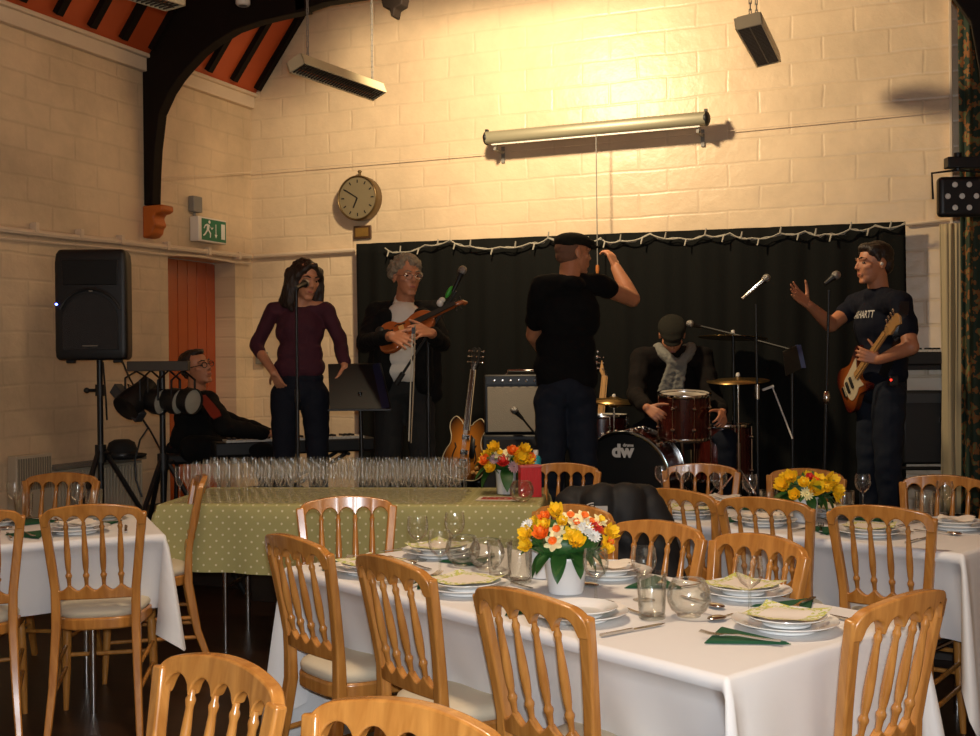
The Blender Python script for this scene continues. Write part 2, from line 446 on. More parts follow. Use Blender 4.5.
# stage: low platform
SZ = .40
b = MB()
poly = [(-3.95, 5.74), (XR - .02, 5.74), (XR - .02, YB - .01), (XL + .01, YB - .01), (XL + .01, 6.02), (-3.95, 6.02)]
n = len(poly)
b.add([(x, y, 0.002) for x, y in poly] + [(x, y, SZ) for x, y in poly], [tuple(range(n, 2 * n))] + [(i, (i + 1) % n, n + (i + 1) % n, n + i) for i in range(n)])
struct(b.build('trim_4', M['stage'], smooth=False))

# roof truss: curved brace on each side meeting a collar beam
TY = 6.73
def mirror(p): return [(2 * -2.66 - x, z) for x, z in p]
inner = [(-5.42, 2.575), (-5.41, 2.80), (-5.395, 2.98), (-5.355, 3.23), (-5.27, 3.37), (-5.19, 3.46), (-5.11, 3.53), (-4.99, 3.62), (-4.87, 3.685), (-4.70, 3.75), (-4.5, 3.785), (-4.3, 3.80), (-4.12, 3.81)]
tr = thing('roof_truss', 'dark brown arched timber roof truss with curved braces rising from the side walls', 'roof truss', (-2.66, TY, 3.8))
def tpart(name, poly, y0=-.05, y1=.05):
    b = MB(); b.prism([(x + 2.66, z - 3.8) for x, z in poly], y0, y1)
    return b.build(name, M['dark'], tr, bevel=.008, smooth=False)
outer = [(-4.12, 4.15), (-5.0, 4.15), (-5.495, 3.60), (-5.495, 2.575)]
tpart('curved_brace', inner + outer)
tpart('curved_brace', mirror(inner) + [(-1.2, 4.15), (.35, 4.15), (.94, 3.60), (.94, 2.575)])
tpart('collar_beam', [(-4.2, 3.81), (-3.98, 3.85), (-1.34, 3.85), (-1.12, 3.81), (-1.1, 4.10), (-4.22, 4.10)])
tpart('boss', [(-3.55, 3.85), (-3.53, 3.76), (-3.48, 3.74), (-3.47, 3.69), (-3.45, 3.69), (-3.44, 3.74), (-3.39, 3.76), (-3.37, 3.85)], -.05, .05)
# corbel under the left brace
b = MB()
prof = [(XL + .004, 2.57), (XL + .22, 2.57), (XL + .225, 2.51), (XL + .19, 2.49), (XL + .15, 2.485), (XL + .125, 2.45), (XL + .135, 2.41), (XL + .15, 2.38), (XL + .14, 2.36), (XL + .12, 2.34), (XL + .11, 2.29), (XL + .07, 2.255), (XL + .004, 2.245)]
prof = [(XL + (x - XL) * .82, 2.57 - (2.57 - z) * .72) for x, z in prof]
b.prism(prof, TY - .065, TY + .065)
tag(b.build('corbel', M['corbel'], bevel=.012, ang=50), 'orange painted moulded corbel under the left foot of the roof truss', 'corbel')

# ------------------------------------------------------------------ lights, world, camera
def area(name, loc, target, size, power, color, sizey=None):
    l = bpy.data.lights.new(name, 'AREA'); l.energy = power; l.color = color; l.size = size
    if sizey: l.shape = 'RECTANGLE'; l.size_y = sizey
    o = bpy.data.objects.new(name, l); COL.objects.link(o); o.location = loc
    o.rotation_euler = (V(target) - V(loc)).to_track_quat('-Z', 'Y').to_euler()
    return o
def spot(name, loc, target, power, color, ang, blend, rad=.08):
    l = bpy.data.lights.new(name, 'SPOT'); l.energy = power; l.color = color; l.spot_size = R(ang); l.spot_blend = blend; l.shadow_soft_size = rad
    o = bpy.data.objects.new(name, l); COL.objects.link(o); o.location = loc
    o.rotation_euler = (V(target) - V(loc)).to_track_quat('-Z', 'Y').to_euler()
    return o
WARM = (1, .77, .48)
spot('wall_spot', (-2.75, 6.2, 3.72), (-2.5, 8.04, 3.2), 262, WARM, 160, .6, .10)
spot('hall_lamp', (-1.5, 2.7, 4.5), (-1.2, 2.9, 0), 290, (1, .77, .52), 92, .8, .35)
spot('left_wall_fill', (-.6, 3.2, 4.6), (-5.3, 6.3, 2.9), 85, (1, .74, .45), 75, .9, .3)  # added warm fill to brighten the left wall
spot('green_table_fill', (-2.6, 4.6, 4.4), (-2.75, 5.05, .75), 120, (1, .78, .50), 46, .8, .12)  # added downlight, brightens the green table top and its flutes
area('front_fill', (.35, -.6, 2.0), (-1.0, 2.6, .55), 1.1, 12, (.86, .92, 1))  # added soft cool fill from behind the camera, beside the flash
fl_ = bpy.data.lights.new('flash', 'POINT'); fl_.energy = 175; fl_.color = (.90, .95, 1); fl_.shadow_soft_size = .02
fo_ = bpy.data.objects.new('flash', fl_); COL.objects.link(fo_); fo_.location = (.03, -.03, 1.50)
w = bpy.data.worlds.new('world'); SC.world = w; w.use_nodes = True
w.node_tree.nodes['Background'].inputs['Color'].default_value = (1, .72, .48, 1)
w.node_tree.nodes['Background'].inputs['Strength'].default_value = .065
cam = bpy.data.cameras.new('camera'); co = bpy.data.objects.new('camera', cam); COL.objects.link(co)
cam.sensor_fit = 'HORIZONTAL'; cam.sensor_width = 36; cam.lens = 36 * CF / 980; cam.clip_start = .05
co.matrix_world = Matrix.Translation((0, 0, CH)) @ Matrix.Rotation(CT, 4, 'Z') @ Matrix.Rotation(PI / 2 - CP, 4, 'X') @ Matrix.Rotation(CR, 4, 'Z')
SC.camera = co
SC.view_settings.view_transform = 'Standard'; SC.view_settings.look = 'None'; SC.view_settings.exposure = .3
SC.cycles.transparent_max_bounces = 40; SC.cycles.max_bounces = 6; SC.cycles.caustics_reflective = False; SC.cycles.caustics_refractive = False
SC.cycles.use_denoising = True
SC.cycles.sample_clamp_indirect = 4
# ------------------------------------------------------------------ spindle-back banquet chair (local: back at y=0, faces +y)
def sx(z):      # half distance between the stiles at height z
    pts = [(0, .168), (.2, .155), (.45, .145), (.57, .148), (.75, .167), (.88, .1805)]
    for (a, p), (b_, q) in zip(pts, pts[1:]):
        if z <= b_: return p + (q - p) * (z - a) / (b_ - a)
    return pts[-1][1]
def sy(z):
    pts = [(0, -.05), (.2, .02), (.42, .058), (.55, .056), (.7, .034), (.88, 0)]
    for (a, p), (b_, q) in zip(pts, pts[1:]):
        if z <= b_: return p + (q - p) * (z - a) / (b_ - a)
    return 0
def rail(b, z_of, bow, half, y_of, n=60, th=.024, taper=0):
    vs = []; fs = []
    for i in range(n + 1):
        x = -half + 2 * half * i / n
        z0, z1 = z_of(x)
        for z in (z0, z1):
            yb = y_of(z) - bow * (1 - (x / half) ** 2)
            xs = x * (1 - taper * max(0, .88 - z)); vs += [(xs, yb - th / 2, z), (xs, yb + th / 2, z)]
    for i in range(n):
        a = i * 4; c = a + 4
        fs += [(a, c, c + 1, a + 1), (a + 2, a + 3, c + 3, c + 2), (a, a + 2, c + 2, c), (a + 1, c + 1, c + 3, a + 3)]
    fs += [(0, 1, 3, 2), (n * 4, n * 4 + 2, n * 4 + 3, n * 4 + 1)]
    b.add(vs, fs)
def make_chair():
    t = thing('banquet_chair', 'x', 'chair', group='spindle back banquet chairs')
    HW = .193; inn = .164; cw = 2 * inn / 5
    def top(x):
        zt = .872 + .028 * (1 - (x / HW) ** 2)
        e = HW - abs(x)
        if e < .045: zt -= .045 - math.sqrt(max(0, .045 ** 2 - (.045 - e) ** 2))
        if abs(x) < inn:
            ph = ((x + inn) / cw) % 1
            arch = math.sqrt(max(0, 1 - (2 * ph - 1) ** 2))
            zb = .812 + .043 * arch
        else: zb = .812
        return zb, max(zt, zb + .005)
    b = MB(); rail(b, top, .030, HW, lambda z: sy(z), 90, .027, .26)
    b.build('top_rail', M['chair'], t, bevel=.005, seg=3, ang=50)
    def low(x):
        h = .158; ph = ((x + h) / (2 * h / 5)) % 1
        return .528, .562 + .026 * (abs(2 * ph - 1)) ** 1.5
    b = MB(); rail(b, low, .014, .160, lambda z: sy(z), 60, .022)
    b.build('lower_rail', M['chair'], t, bevel=.004, ang=50)
    for s in (-1, 1):
        b = MB(); zs = [0, .1, .2, .3, .42, .5, .57, .65, .75, .81, .862]
        b.rod([(s * sx(z), sy(z), z) for z in zs], [.026, .028, .03, .032, .034, .034, .033, .033, .033, .034, .034], [.026, .03, .034, .038, .038, .034, .03, .028, .028, .027, .026], up=(0, 1, 0))
        b.build('rear_leg', M['chair'], t, bevel=.006, seg=3)
    prof = [(.0075, 0), (.0075, .10), (.009, .17), (.012, .20), (.0125, .22), (.009, .245), (.008, .27), (.0105, .33), (.0122, .45), (.0118, .58), (.0095, .75), (.0075, .88), (.010, .92), (.010, .935), (.007, .96), (.007, 1)]
    for i in range(4):
        u = -1.5 + i
        xt = u * cw; xb = u * (.316 / 5)
        a = V((xb, sy(.575) - .012 * (1 - (xb / .16) ** 2), .565)); c = V((xt, sy(.82) - .028 * (1 - (xt / HW) ** 2), .830))
        d = c - a; b = MB()
        b.tube([a + d * q for _, q in prof], [r for r, _ in prof], 10)
        b.build('spindle', M['chair'], t, ang=60)
    # seat frame and cushion: rounded, wider at the front
    def outline(grow=0, n=48):
        out = []
        for i in range(n):
            q = 2 * PI * i / n; c, s_ = math.cos(q), math.sin(q)
            e = .55
            x = math.copysign(abs(c) ** e, c); y = math.copysign(abs(s_) ** e, s_)
            hw = .178 + .026 * y
            out.append((x * (hw + grow), .245 + y * (.195 + grow)))
        return out
    o = outline(); n = len(o)
    b = MB(); vs = [(x, y, .405) for x, y in o] + [(x, y, .452) for x, y in o]
    b.add(vs, [tuple(range(n)), tuple(range(n, 2 * n))] + [(i, (i + 1) % n, n + (i + 1) % n, n + i) for i in range(n)])
    b.build('seat_frame', M['chair'], t, bevel=.008, seg=3)
    b = MB(); vs = []; fs = []
    rings = [(-.012, .450), (-.004, .458), (-.002, .470), (-.008, .484), (-.03, .493), (-.08, .499)]
    for g, z in rings: vs += [(x, y, z) for x, y in outline(g)]
    for j in range(len(rings) - 1):
        for i in range(n): fs.append((j * n + i, j * n + (i + 1) % n, (j + 1) * n + (i + 1) % n, (j + 1) * n + i))
    fs.append(tuple((len(rings) - 1) * n + i for i in range(n)))
    b.add(vs, fs); b.build('seat_pad', M['cushion'], t, ang=70)
    for s in (-1, 1):
        b = MB(); a = V((s * .165, .40, .41)); c = V((s * .178, .425, 0)); d = c - a
        pf = [(.019, 0), (.019, .08), (.014, .1), (.017, .12), (.019, .3), (.0175, .6), (.013, .88), (.011, 1)]
        b.tube([a + d * q for _, q in pf], [r for r, _ in pf], 12)
        b.build('front_leg', M['chair'], t, ang=60)
    for z in (.17, .26):
        for s in (-1, 1):
            b = MB(); b.cyl((s * (sx(z)), sy(z), z), (s * .172, .412, z + .01), .009, n=8); b.build('stretcher', M['chair'], t)
    b = MB(); b.cyl((-.17, .412, .23), (.17, .412, .23), .009, n=8); b.build('stretcher', M['chair'], t)
    return t
CH0 = make_chair(); _first = [True]
def chair(x, y, adeg, label):
    if _first[0]:
        o = CH0; _first[0] = False; o.location = (x, y, 0); o.rotation_euler = (0, 0, R(adeg)); o['label'] = label
    else: o = dup(CH0, (x, y, 0), R(adeg), label)
    return o
chair(-3.05, 3.40, 33.4, 'beech spindle-back chair on near side of left table, whole back in view')
chair(-3.39, 3.13, 44, 'beech spindle-back chair cut off by the left picture edge')
chair(-4.05, 4.30, 198, 'beech spindle-back chair on far side of left table, in front of the radiator')
chair(-3.345, 4.43, 131, 'beech spindle-back chair seen edge-on between left table and dotted green table')
chair(-1.215, 1.66, 159, 'honey spindle-back chair, only its upper back showing at bottom left foreground')
_p = gp(404, 716, .885)
chair(_p.x, _p.y, 170, 'nearest honey chair, just its top rail showing at the bottom edge')
chair(-1.89, 2.985, -28, 'spindle-back chair at left end of near side of front table')
chair(-1.435, 2.745, -31, 'middle of three spindle-back chairs on near side of front table')
chair(-.93, 2.45, -26, 'large spindle-back chair in front of the flower bucket on front table')
chair(-2.225, 3.875, 212, 'spindle-back chair at far left end of front table, against the dotted green cloth')
chair(-1.31, 3.91, 156.6, 'spindle-back chair directly behind the daffodil bucket on front table')
chair(-.925, 3.605, 157, 'second spindle-back chair from right on far side of front table')
chair(-.57, 3.42, 146, 'spindle-back chair on far side of front table nearest its right end')
chair(-.14, 2.71, 62.3, 'spindle-back chair at right end of front table, back turned to picture edge')
chair(-1.085, 4.575, -22.9, 'leftmost spindle-back chair on near side of right table')
chair(-.71, 4.40, -12.1, 'middle spindle-back chair on near side of right table')
chair(-.285, 4.28, -12.8, 'right-hand spindle-back chair on near side of right table, full back in view')
chair(-1.225, 6.02 - .35, 186, 'leftmost spindle-back chair on far side of right table, in front of drum kit')
chair(-.70, 5.55, 166, 'spindle-back chair behind the yellow flowers on right table')
chair(-.09, 5.42, 167, 'spindle-back chair on far side of right table at the right picture edge')
CHJ = chair(-1.89, 5.50, 184, 'spindle-back chair beside green table with black jacket over its back')

# ------------------------------------------------------------------ tables and cloths
def cloth_mesh(b, L, W, zt, drop, flare=.05, fold=.012, seed=0, rad=.02, corner=.10):
    """drop=(near,right,far,left) hang of each side; table occupies 0..L x 0..W. corners fall in a pleat"""
    rnd = random.Random(seed)
    per = []; nseg = 44
    sides = [((0, 0), (L, 0), (0, -1), drop[0]), ((L, 0), (L, W), (1, 0), drop[1]), ((L, W), (0, W), (0, 1), drop[2]), ((0, W), (0, 0), (-1, 0), drop[3])]
    d = 0
    for k, (a, c, nn, dr) in enumerate(sides):
        a = V((*a, 0)); c = V((*c, 0)); nn = V((*nn, 0)); ln = (c - a).length; nk = int(max(16, ln * 26))
        nx = sides[(k + 1) % 4]
        for i in range(nk + 1):
            u = i / nk
            per.append((a + (c - a) * u, nn, dr, d + ln * u, min(u, 1 - u) * ln, 0))
        d += ln
        n2 = V((*nx[2], 0))
        for i in range(1, 8):
            w_ = i / 8; q = (nn * math.cos(w_ * PI / 2) + n2 * math.sin(w_ * PI / 2))
            e = math.sin(w_ * PI)
            per.append((c, q, dr + (nx[3] - dr) * w_ + corner * e, d + .02 * i, 0, e))
    # nominal positions of rings down the cloth
    rings = [0, .006, .015, .03, .12, .25, .4, .55, .7, .85, 1]
    m = len(per); vs = []; uv = []
    ph = [rnd.uniform(0, 6) for _ in range(4)]
    for j, t in enumerate(rings):
        for p, nn, dr, dist, ed, cor in per:
            fl = flare(nn) if callable(flare) else flare
            amp = fold * t * (1.2 if cor == 0 else .3)
            wav = amp * (math.sin(dist * 14 + ph[0]) + .6 * math.sin(dist * 31 + ph[1]) + .5 * math.sin(dist * 6.3 + ph[2]))
            zz = dr * t
            if j < 4: out = [0, .008, .014, .017][j]; zz = [0, .002, .009, .03][j]
            else: out = .017 + fl * t + wav
            near = math.exp(-(ed / .10) ** 2)
            out += cor * .075 * t ** .8 + near * .022 * t * (1 - cor)
            hem = .008 * math.sin(dist * 5 + ph[3]) * t
            vs.append((p.x + nn.x * out, p.y + nn.y * out, zt - zz + hem))
            uv.append((dist, -zz))
    fs = []
    for j in range(len(rings) - 1):
        for i in range(m):
            a = j * m + i; c = j * m + (i + 1) % m
            fs.append((a, c, c + m, a + m))
    b.add(vs, fs, uv=uv)
    nu, nv = 40, 18
    b.grid(lambda u, v: (u * L, v * W, zt + .0015 * math.sin(u * 9 + ph[0]) * math.sin(v * 7) * math.sin(u * PI) * math.sin(v * PI)), nu, nv, uvfn=lambda u, v: (u * L, v * W))
def trestle(root, L, W, zt):
    b = MB(); b.box((L / 2, W / 2, zt - .018), (L - .01, W - .01, .03)); b.build('tabletop', M['grey'], root, bevel=.004)
    for x in (.25, L - .25):
        for y in (.21, W - .16):
            b = MB(); b.cyl((x, y, zt - .03), (x, y, 0), .014, n=10); b.build('leg', M['steel'], root)
        b = MB(); b.cyl((x, .21, .3), (x, W - .16, .3), .01, n=8); b.build('brace', M['steel'], root)
ZT = .745
TABLES = {'front': ((-2.08, 3.235), -26.4, 1.79, .77), 'right': ((-1.73, 4.90), -20.8, 1.83, .76), 'left': ((-4.24, 2.38), 46, 1.83, .76), 'green': ((-3.6, 4.47), 17.3, 1.83, .74)}
def T2W(name):
    (x, y), a, L, W = TABLES[name]
    return Matrix.Translation((x, y, 0)) @ Matrix.Rotation(R(a), 4, 'Z')
tl = {'front': 'folding table under the white cloth in the foreground', 'right': 'folding table under the white cloth at right, behind the front table', 'left': 'folding table under the white cloth at left picture edge', 'green': 'folding table under the sage polka-dot cloth holding the rows of flutes'}
cl = {'front': 'white tablecloth of the foreground table with the bucket of flowers', 'right': 'white tablecloth of the right-hand table behind the front one', 'left': 'white tablecloth with hanging corner on the table at left edge', 'green': 'sage green polka-dot tablecloth under the rows of glasses'}
dr = {'front': (.30, .30, .30, .62), 'right': (.33, .60, .3, .4), 'left': (.31, .36, .31, .4), 'green': (.325, .33, .3, .33)}
def fl_in(nn): return .012 if abs(nn.x) > .5 else (-.13 if nn.y < 0 else -.06)
for k, ((x, y), a, L, W) in TABLES.items():
    t = thing('folding_table', tl[k], 'table', (x, y, 0), R(a), 'folding tables under cloths')
    trestle(t, L, W, ZT - .004)
    b = MB(); cloth_mesh(b, L, W, ZT, dr[k], flare=(.03 if k == 'green' else fl_in), seed=len(k) * 3, fold=.009, corner=(.05 if k == 'green' else .12))
    c = b.build('tablecloth', M['dots'] if k == 'green' else M['cloth'], ang=180, loc=(x, y, 0), rot=(0, 0, R(a)))
    tag(c, cl[k], 'tablecloth', None if k == 'green' else 'white tablecloths')
# ------------------------------------------------------------------ tableware
def link(name, me, mat_, parent=None, loc=(0, 0, 0), rot=(0, 0, 0), sc=(1, 1, 1)):
    o = bpy.data.objects.new(name, me); COL.objects.link(o)
    if mat_ and not me.materials: me.materials.append(mat_)
    o.parent = parent; o.location = loc; o.rotation_euler = rot; o.scale = sc
    return o
_cache = {}
def proto(key, fn):
    """mesh made once, shared by all its repeats"""
    if key not in _cache:
        o = fn(); _cache[key] = o.data; bpy.data.objects.remove(o)
    return _cache[key]
def m_plate(r):
    def f():
        b = MB(); b.lathe([(0, .004), (r * .55, .004), (r * .62, .006), (r * .70, .013), (r * .97, .020), (r, .0225), (r * .995, .0245), (r * .96, .0235), (r * .72, .0165), (r * .63, .0095), (r * .55, .008), (0, .008)], 48)
        b.lathe([(r * .56, 0), (r * .60, 0), (r * .60, .006), (r * .56, .006)], 48)
        return b.build('plate', M['china'], ang=50)
    return f
def m_napkin(kind):
    def f():
        b = MB(); s = .088
        if kind == 'square':
            b.grid(lambda u, v: ((u - .5) * 2 * s, (v - .5) * 2 * s, .0015 + .010 * (abs(u - .5) * 2) ** 3 * (abs(v - .5) * 2) + .002 * math.sin(9 * u + 4 * v)), 14, 14)
            o = b.build('paper_napkin', M['nappaper'], recalc=False)
        else:
            b.grid(lambda u, v: ((u - .5) * 1.5 * s, (v - .5) * 1.3 * s, .006 + .006 * math.sin(7 * u + 3 * v) + .004 * math.sin(13 * v)), 14, 14)
            o = b.build('paper_napkin', M['napplain'], recalc=False)
        return o
    return f
def m_tri():
    b = MB()
    tri = [(-.105, -.06), (.11, -.08), (.045, .075)]
    for k in range(3):
        z = .001 + .0022 * k; sh = 1 - .04 * k
        b.add([(x * sh, y * sh, z) for x, y in tri] + [(x * sh, y * sh, z + .0018) for x, y in tri], [(0, 1, 2), (5, 4, 3), (0, 3, 4, 1), (1, 4, 5, 2), (2, 5, 3, 0)])
    return b.build('napkin', M['napgreen'], smooth=False)
def m_knife():
    b = MB(); b.rod([(0, -.105, .004), (0, -.02, .004), (0, .0, .004)], [.011, .009, .008], .006)
    b.add([(-.004, 0, .003), (.005, 0, .003), (.008, .04, .003), (.007, .09, .003), (.0, .112, .003), (-.004, .09, .003), (-.004, 0, .005), (.005, 0, .005), (.007, .04, .0045), (.006, .09, .0045), (.0, .112, .004), (-.004, .09, .005)],
          [(0, 1, 2, 3, 4, 5), (11, 10, 9, 8, 7, 6)] + [(i, (i + 1) % 6, 6 + (i + 1) % 6, 6 + i) for i in range(6)])
    return b.build('knife', M['steel'], bevel=.001)
def m_fork():
    b = MB(); b.rod([(0, -.1, .004), (0, -.06, .004), (0, .0, .008), (0, .03, .006), (0, .045, .004)], [.012, .010, .006, .008, .020], [.003, .003, .004, .003, .002])
    for k in range(4):
        x = (-1.5 + k) * .0062; b.rod([(x, .043, .004), (x, .07, .005), (x, .095, .010)], [.0036, .0034, .002], .002)
    return b.build('fork', M['steel'])
def m_spoon():
    b = MB(); b.rod([(0, -.1, .004), (0, -.06, .004), (0, .0, .008), (0, .035, .006)], [.012, .010, .006, .007], [.003, .003, .004, .003])
    b.ell((0, .058, .007), (.019, .03, .006)); return b.build('spoon', M['steel'])
def glass_lathe(prof, t=.0015):
    b = MB(); b.lathe(prof, 28); return b
def m_wine():
    b = MB(); b.lathe([(0, .003), (.028, .001), (.031, .001), (.031, .0025), (.010, .006), (.0045, .012), (.0036, .03), (.0036, .062), (.0055, .068), (.014, .073), (.026, .083), (.0335, .098), (.036, .112), (.035, .13), (.032, .15)], 28)
    return b.build('wine_glass', M['glass'], ang=180)
def m_flute():
    b = MB(); b.lathe([(0, .004), (.024, .001), (.028, .001), (.028, .0025), (.008, .006), (.0036, .013), (.003, .03), (.003, .072), (.0045, .078), (.011, .085), (.017, .098), (.0205, .118), (.0215, .14), (.021, .16), (.0195, .176)], 16)
    return b.build('champagne_flute', M['flute'], ang=180)
def m_tumbler():
    b = MB(); b.lathe([(0, .010), (.030, .010), (.0345, .016), (.0395, .118), (.0405, .119), (.0400, .12), (.0385, .12), (.033, .018), (.030, .014), (0, .013)], 28)
    b.lathe([(0, .001), (.034, .001), (.0352, .004), (.0352, .010), (0, .0095)], 28)
    return b.build('tumbler', M['glass_thick'], ang=60)
def m_bowl():
    b = MB(); b.lathe([(0, .006), (.026, .001), (.030, .001), (.031, .006), (.046, .018), (.056, .038), (.0585, .055), (.055, .074), (.047, .090), (.042, .098), (.0405, .0985), (.040, .097), (.045, .088), (.053, .073), (.0565, .055), (.054, .039), (.044, .021), (.02, .012), (0, .011)], 32)
    return b.build('glass_bowl', M['glass_thick'], ang=180)
def put(key, fn, name, p, label, cat, group=None, rz=0, z=None, rot=None):
    o = link(name, proto(key, fn), None, None, (p[0], p[1], ZT + .002 if z is None else z), rot or (0, 0, rz))
    return tag(o, label, cat, group)
def setting(x, y, a, where, nap='square', tableshort='', napside=True, bare=False):
    """plates, napkins and cutlery for one guest; a = chair heading"""
    a = R(a); rd = V((math.cos(a), math.sin(a), 0)); fd = V((-math.sin(a), math.cos(a), 0)); p = V((x, y, 0))
    jit = random.uniform(-.2, .2)
    put('plate_l', m_plate(.132), 'dinner_plate', p, 'white dinner plate, ' + where, 'plate', 'dinner plates on the tables')
    put('plate_s', m_plate(.100), 'side_plate', p + rd * .006, 'small white top plate ' + where, 'plate', 'side plates on the dinner plates', z=ZT + .0125)
    if nap:
        put('nap' + nap, m_napkin(nap), 'paper_napkin', p, ('patterned paper napkin ' if nap == 'square' else 'plain rumpled paper napkin ') + where, 'napkin', 'paper napkins on the plates', a + jit + .3, z=ZT + .0125 + .0245)
    q = p - rd * .195 - fd * .01
    put('tri', m_tri, 'green_napkin', q, 'dark green folded napkin ' + where, 'napkin', 'green napkins', a + PI / 2 + jit * 2 + .2)
    put('fork', m_fork, 'fork', q, 'steel fork on green napkin ' + where, 'fork', 'forks', a + jit + .5, z=ZT + .010)
    k = p + rd * .19 + fd * .0
    put('knife', m_knife, 'knife', k, 'steel knife ' + where, 'knife', 'knives', a + jit * .6)
    s = p + fd * .165
    put('spoon', m_spoon, 'spoon', s, 'steel dessert spoon ' + where, 'spoon', 'spoons', a + PI / 2 + jit)
def at(px, py): return gp(px, py, ZT)
F = 'on the front table, '
for (px, py), a, w, nap in [((785, 629), 62, F + 'right end', 'square'), ((745, 597), 147, F + 'far side nearest the right end', 'square'), ((610, 577), 157, F + 'far side just right of the bucket', 'plain'),
                            ((578, 619), -26, F + 'near side below the flower bucket', None), ((466, 592), -31, F + 'near side at the middle chair', 'square'), ((372, 573), -28, F + 'near side at the left chair', 'square'),
                            ((440, 556), 155, F + 'far side behind the wine glasses', 'square')]:
    p = at(px, py); setting(p.x, p.y, a, w, nap)
def local(name, u, v): return T2W(name) @ V((u, v, 0))
for u, v, a, w, nap in [(.60, .17, -21, 'near side, left chair', 'square'), (.97, .17, -21, 'near side, middle chair', 'plain'), (1.42, .17, -21, 'near side, right chair', 'square'),
                        (.52, .59, 159, 'far side, left chair', 'plain'), (1.08, .60, 159, 'far side behind the flowers', 'square'), (1.60, .55, 159, 'far side at the picture edge', 'plain')]:
    p = local('right', u, v); setting(p.x, p.y, a, 'on the right table, ' + w, nap)
for u, v, a, w, nap in [(1.08, .18, 46, 'near side, left chair', 'square'), (1.52, .18, 46, 'near side, right chair', 'plain'), (1.20, .58, 226, 'far side', 'square'), (1.63, .55, 136, 'end by the dotted table', None)]:
    p = local('left', u, v); setting(p.x, p.y, a, 'on the left table, ' + w, nap)
# glasses
WG = 'wine glasses on the tables'
for px, py, l in [(418, 561, 'stemmed wine glass, left one of three at the far left end of front table'), (440, 579, 'stemmed wine glass, nearest of three at the left end of front table'), (455, 556, 'stemmed wine glass, right one of three at the left end of front table'),
                  (750, 614, 'stemmed wine glass at the right end of front table, behind the patterned napkin'), (644, 601, 'stemmed wine glass behind the tumbler on front table'), (596, 604, 'stemmed wine glass just right of the flower bucket')]:
    put('wine', m_wine, 'wine_glass', at(px, py), l, 'glass', WG)
for px, py, l in [(652, 619, 'straight glass tumbler beside round glass bowl on front table'), (500, 580, 'straight glass tumbler left of the flower bucket, left of two'), (520, 583, 'straight glass tumbler left of the flower bucket, right of two')]:
    put('tumbler', m_tumbler, 'tumbler', at(px, py), l, 'glass', 'tumblers on the tables')
for px, py, l in [(689, 617, 'round glass bowl beside the tumbler on front table'), (463, 566, 'round glass bowl behind the tumblers at the left of front table'), (487, 570, 'small round glass bowl next to the tumblers left of the bucket')]:
    put('bowl', m_bowl, 'glass_bowl', at(px, py), l, 'glass bowl', 'round glass bowls')
for px, py, l in [(863, 508, 'wine glass right of the yellow flowers on right table'), (945, 517, 'wine glass at the right picture edge on right table'), (662, 497, 'wine glass at the left end of right table, left one'), (683, 497, 'wine glass at the left end of right table, right one'), (750, 508, 'wine glass left of the yellow flowers on right table'), (720, 505, 'wine glass in the middle of right table')]:
    put('wine', m_wine, 'wine_glass', at(px, py), l, 'glass', WG)
for px, py, l in [(845, 520, 'tumbler right of the yellow flowers on right table'), (925, 521, 'tumbler near the right picture edge on right table'), (769, 519, 'tumbler just left of the yellow flowers on right table')]:
    put('tumbler', m_tumbler, 'tumbler', at(px, py), l, 'glass', 'tumblers on the tables')
for px, py, l in [(78, 517, 'wine glass at the far side of left table, seen through the chair'), (15, 516, 'wine glass at the left picture edge on left table')]:
    put('wine', m_wine, 'wine_glass', at(px, py), l, 'glass', WG)
for px, py, l in [(94, 517, 'tumbler at the far side of left table'), (24, 521, 'tumbler at the left picture edge on left table')]:
    put('tumbler', m_tumbler, 'tumbler', at(px, py), l, 'glass', 'tumblers on the tables')
# rows of flutes on the green table
for i in range(27):
    for j in range(9):
        u = .075 + i * .0515 + (.02 if j % 2 else 0) + random.uniform(-.006, .006); v = .05 + j * .068 + random.uniform(-.006, .006)
        p = local('green', u, v)
        put('flute', m_flute, 'champagne_flute', p, 'empty champagne flute standing in the rows on the green polka-dot table', 'champagne flute', 'champagne flutes on the green table')
p = at(522, 502); put('bowl', m_bowl, 'glass_bowl', p, 'round glass goblet beside the white flower pot on the green table', 'glass bowl', 'round glass bowls')

# ------------------------------------------------------------------ flowers
def petal_ring(b, n, r0, r1, w, z0, z1, tw=0):
    for k in range(n):
        T = Matrix.Rotation(2 * PI * k / n + tw, 4, 'Z')
        vs = []; 
        for i in range(5):
            u = i / 4; rr = r0 + (r1 - r0) * u; ww = w * math.sin(PI * min(.97, .16 + .84 * u)) ** .7; zz = z0 + (z1 - z0) * u ** 1.5
            vs += [(rr, -ww, zz), (rr, 0, zz + .002), (rr, ww, zz)]
        fs = []
        for i in range(4): fs += [(i * 3, i * 3 + 1, i * 3 + 4, i * 3 + 3), (i * 3 + 1, i * 3 + 2, i * 3 + 5, i * 3 + 4)]
        b.add(vs, fs, T)
def m_daff():
    b = MB(); petal_ring(b, 6, .004, .030, .0105, 0, .004); return b.build('flower', None, ang=180, recalc=False)
def m_trumpet():
    b = MB(); b.lathe([(0, .002), (.006, .002), (.008, .012), (.0125, .017), (.0135, .016), (.009, .011), (.003, .005), (0, .005)], 12); return b.build('trumpet', None, ang=180)
def m_rose():
    b = MB(); petal_ring(b, 6, .002, .024, .015, -.006, .012); petal_ring(b, 5, .002, .017, .013, -.002, .019, .4); petal_ring(b, 4, .001, .010, .010, 0, .023, .9)
    b.ell((0, 0, .008), (.011, .011, .014)); return b.build('flower', None, ang=180, recalc=False)
def m_tulip():
    b = MB(); petal_ring(b, 5, .003, .024, .016, -.004, .026); petal_ring(b, 5, .002, .016, .014, 0, .030, .6); return b.build('flower', None, ang=180, recalc=False)
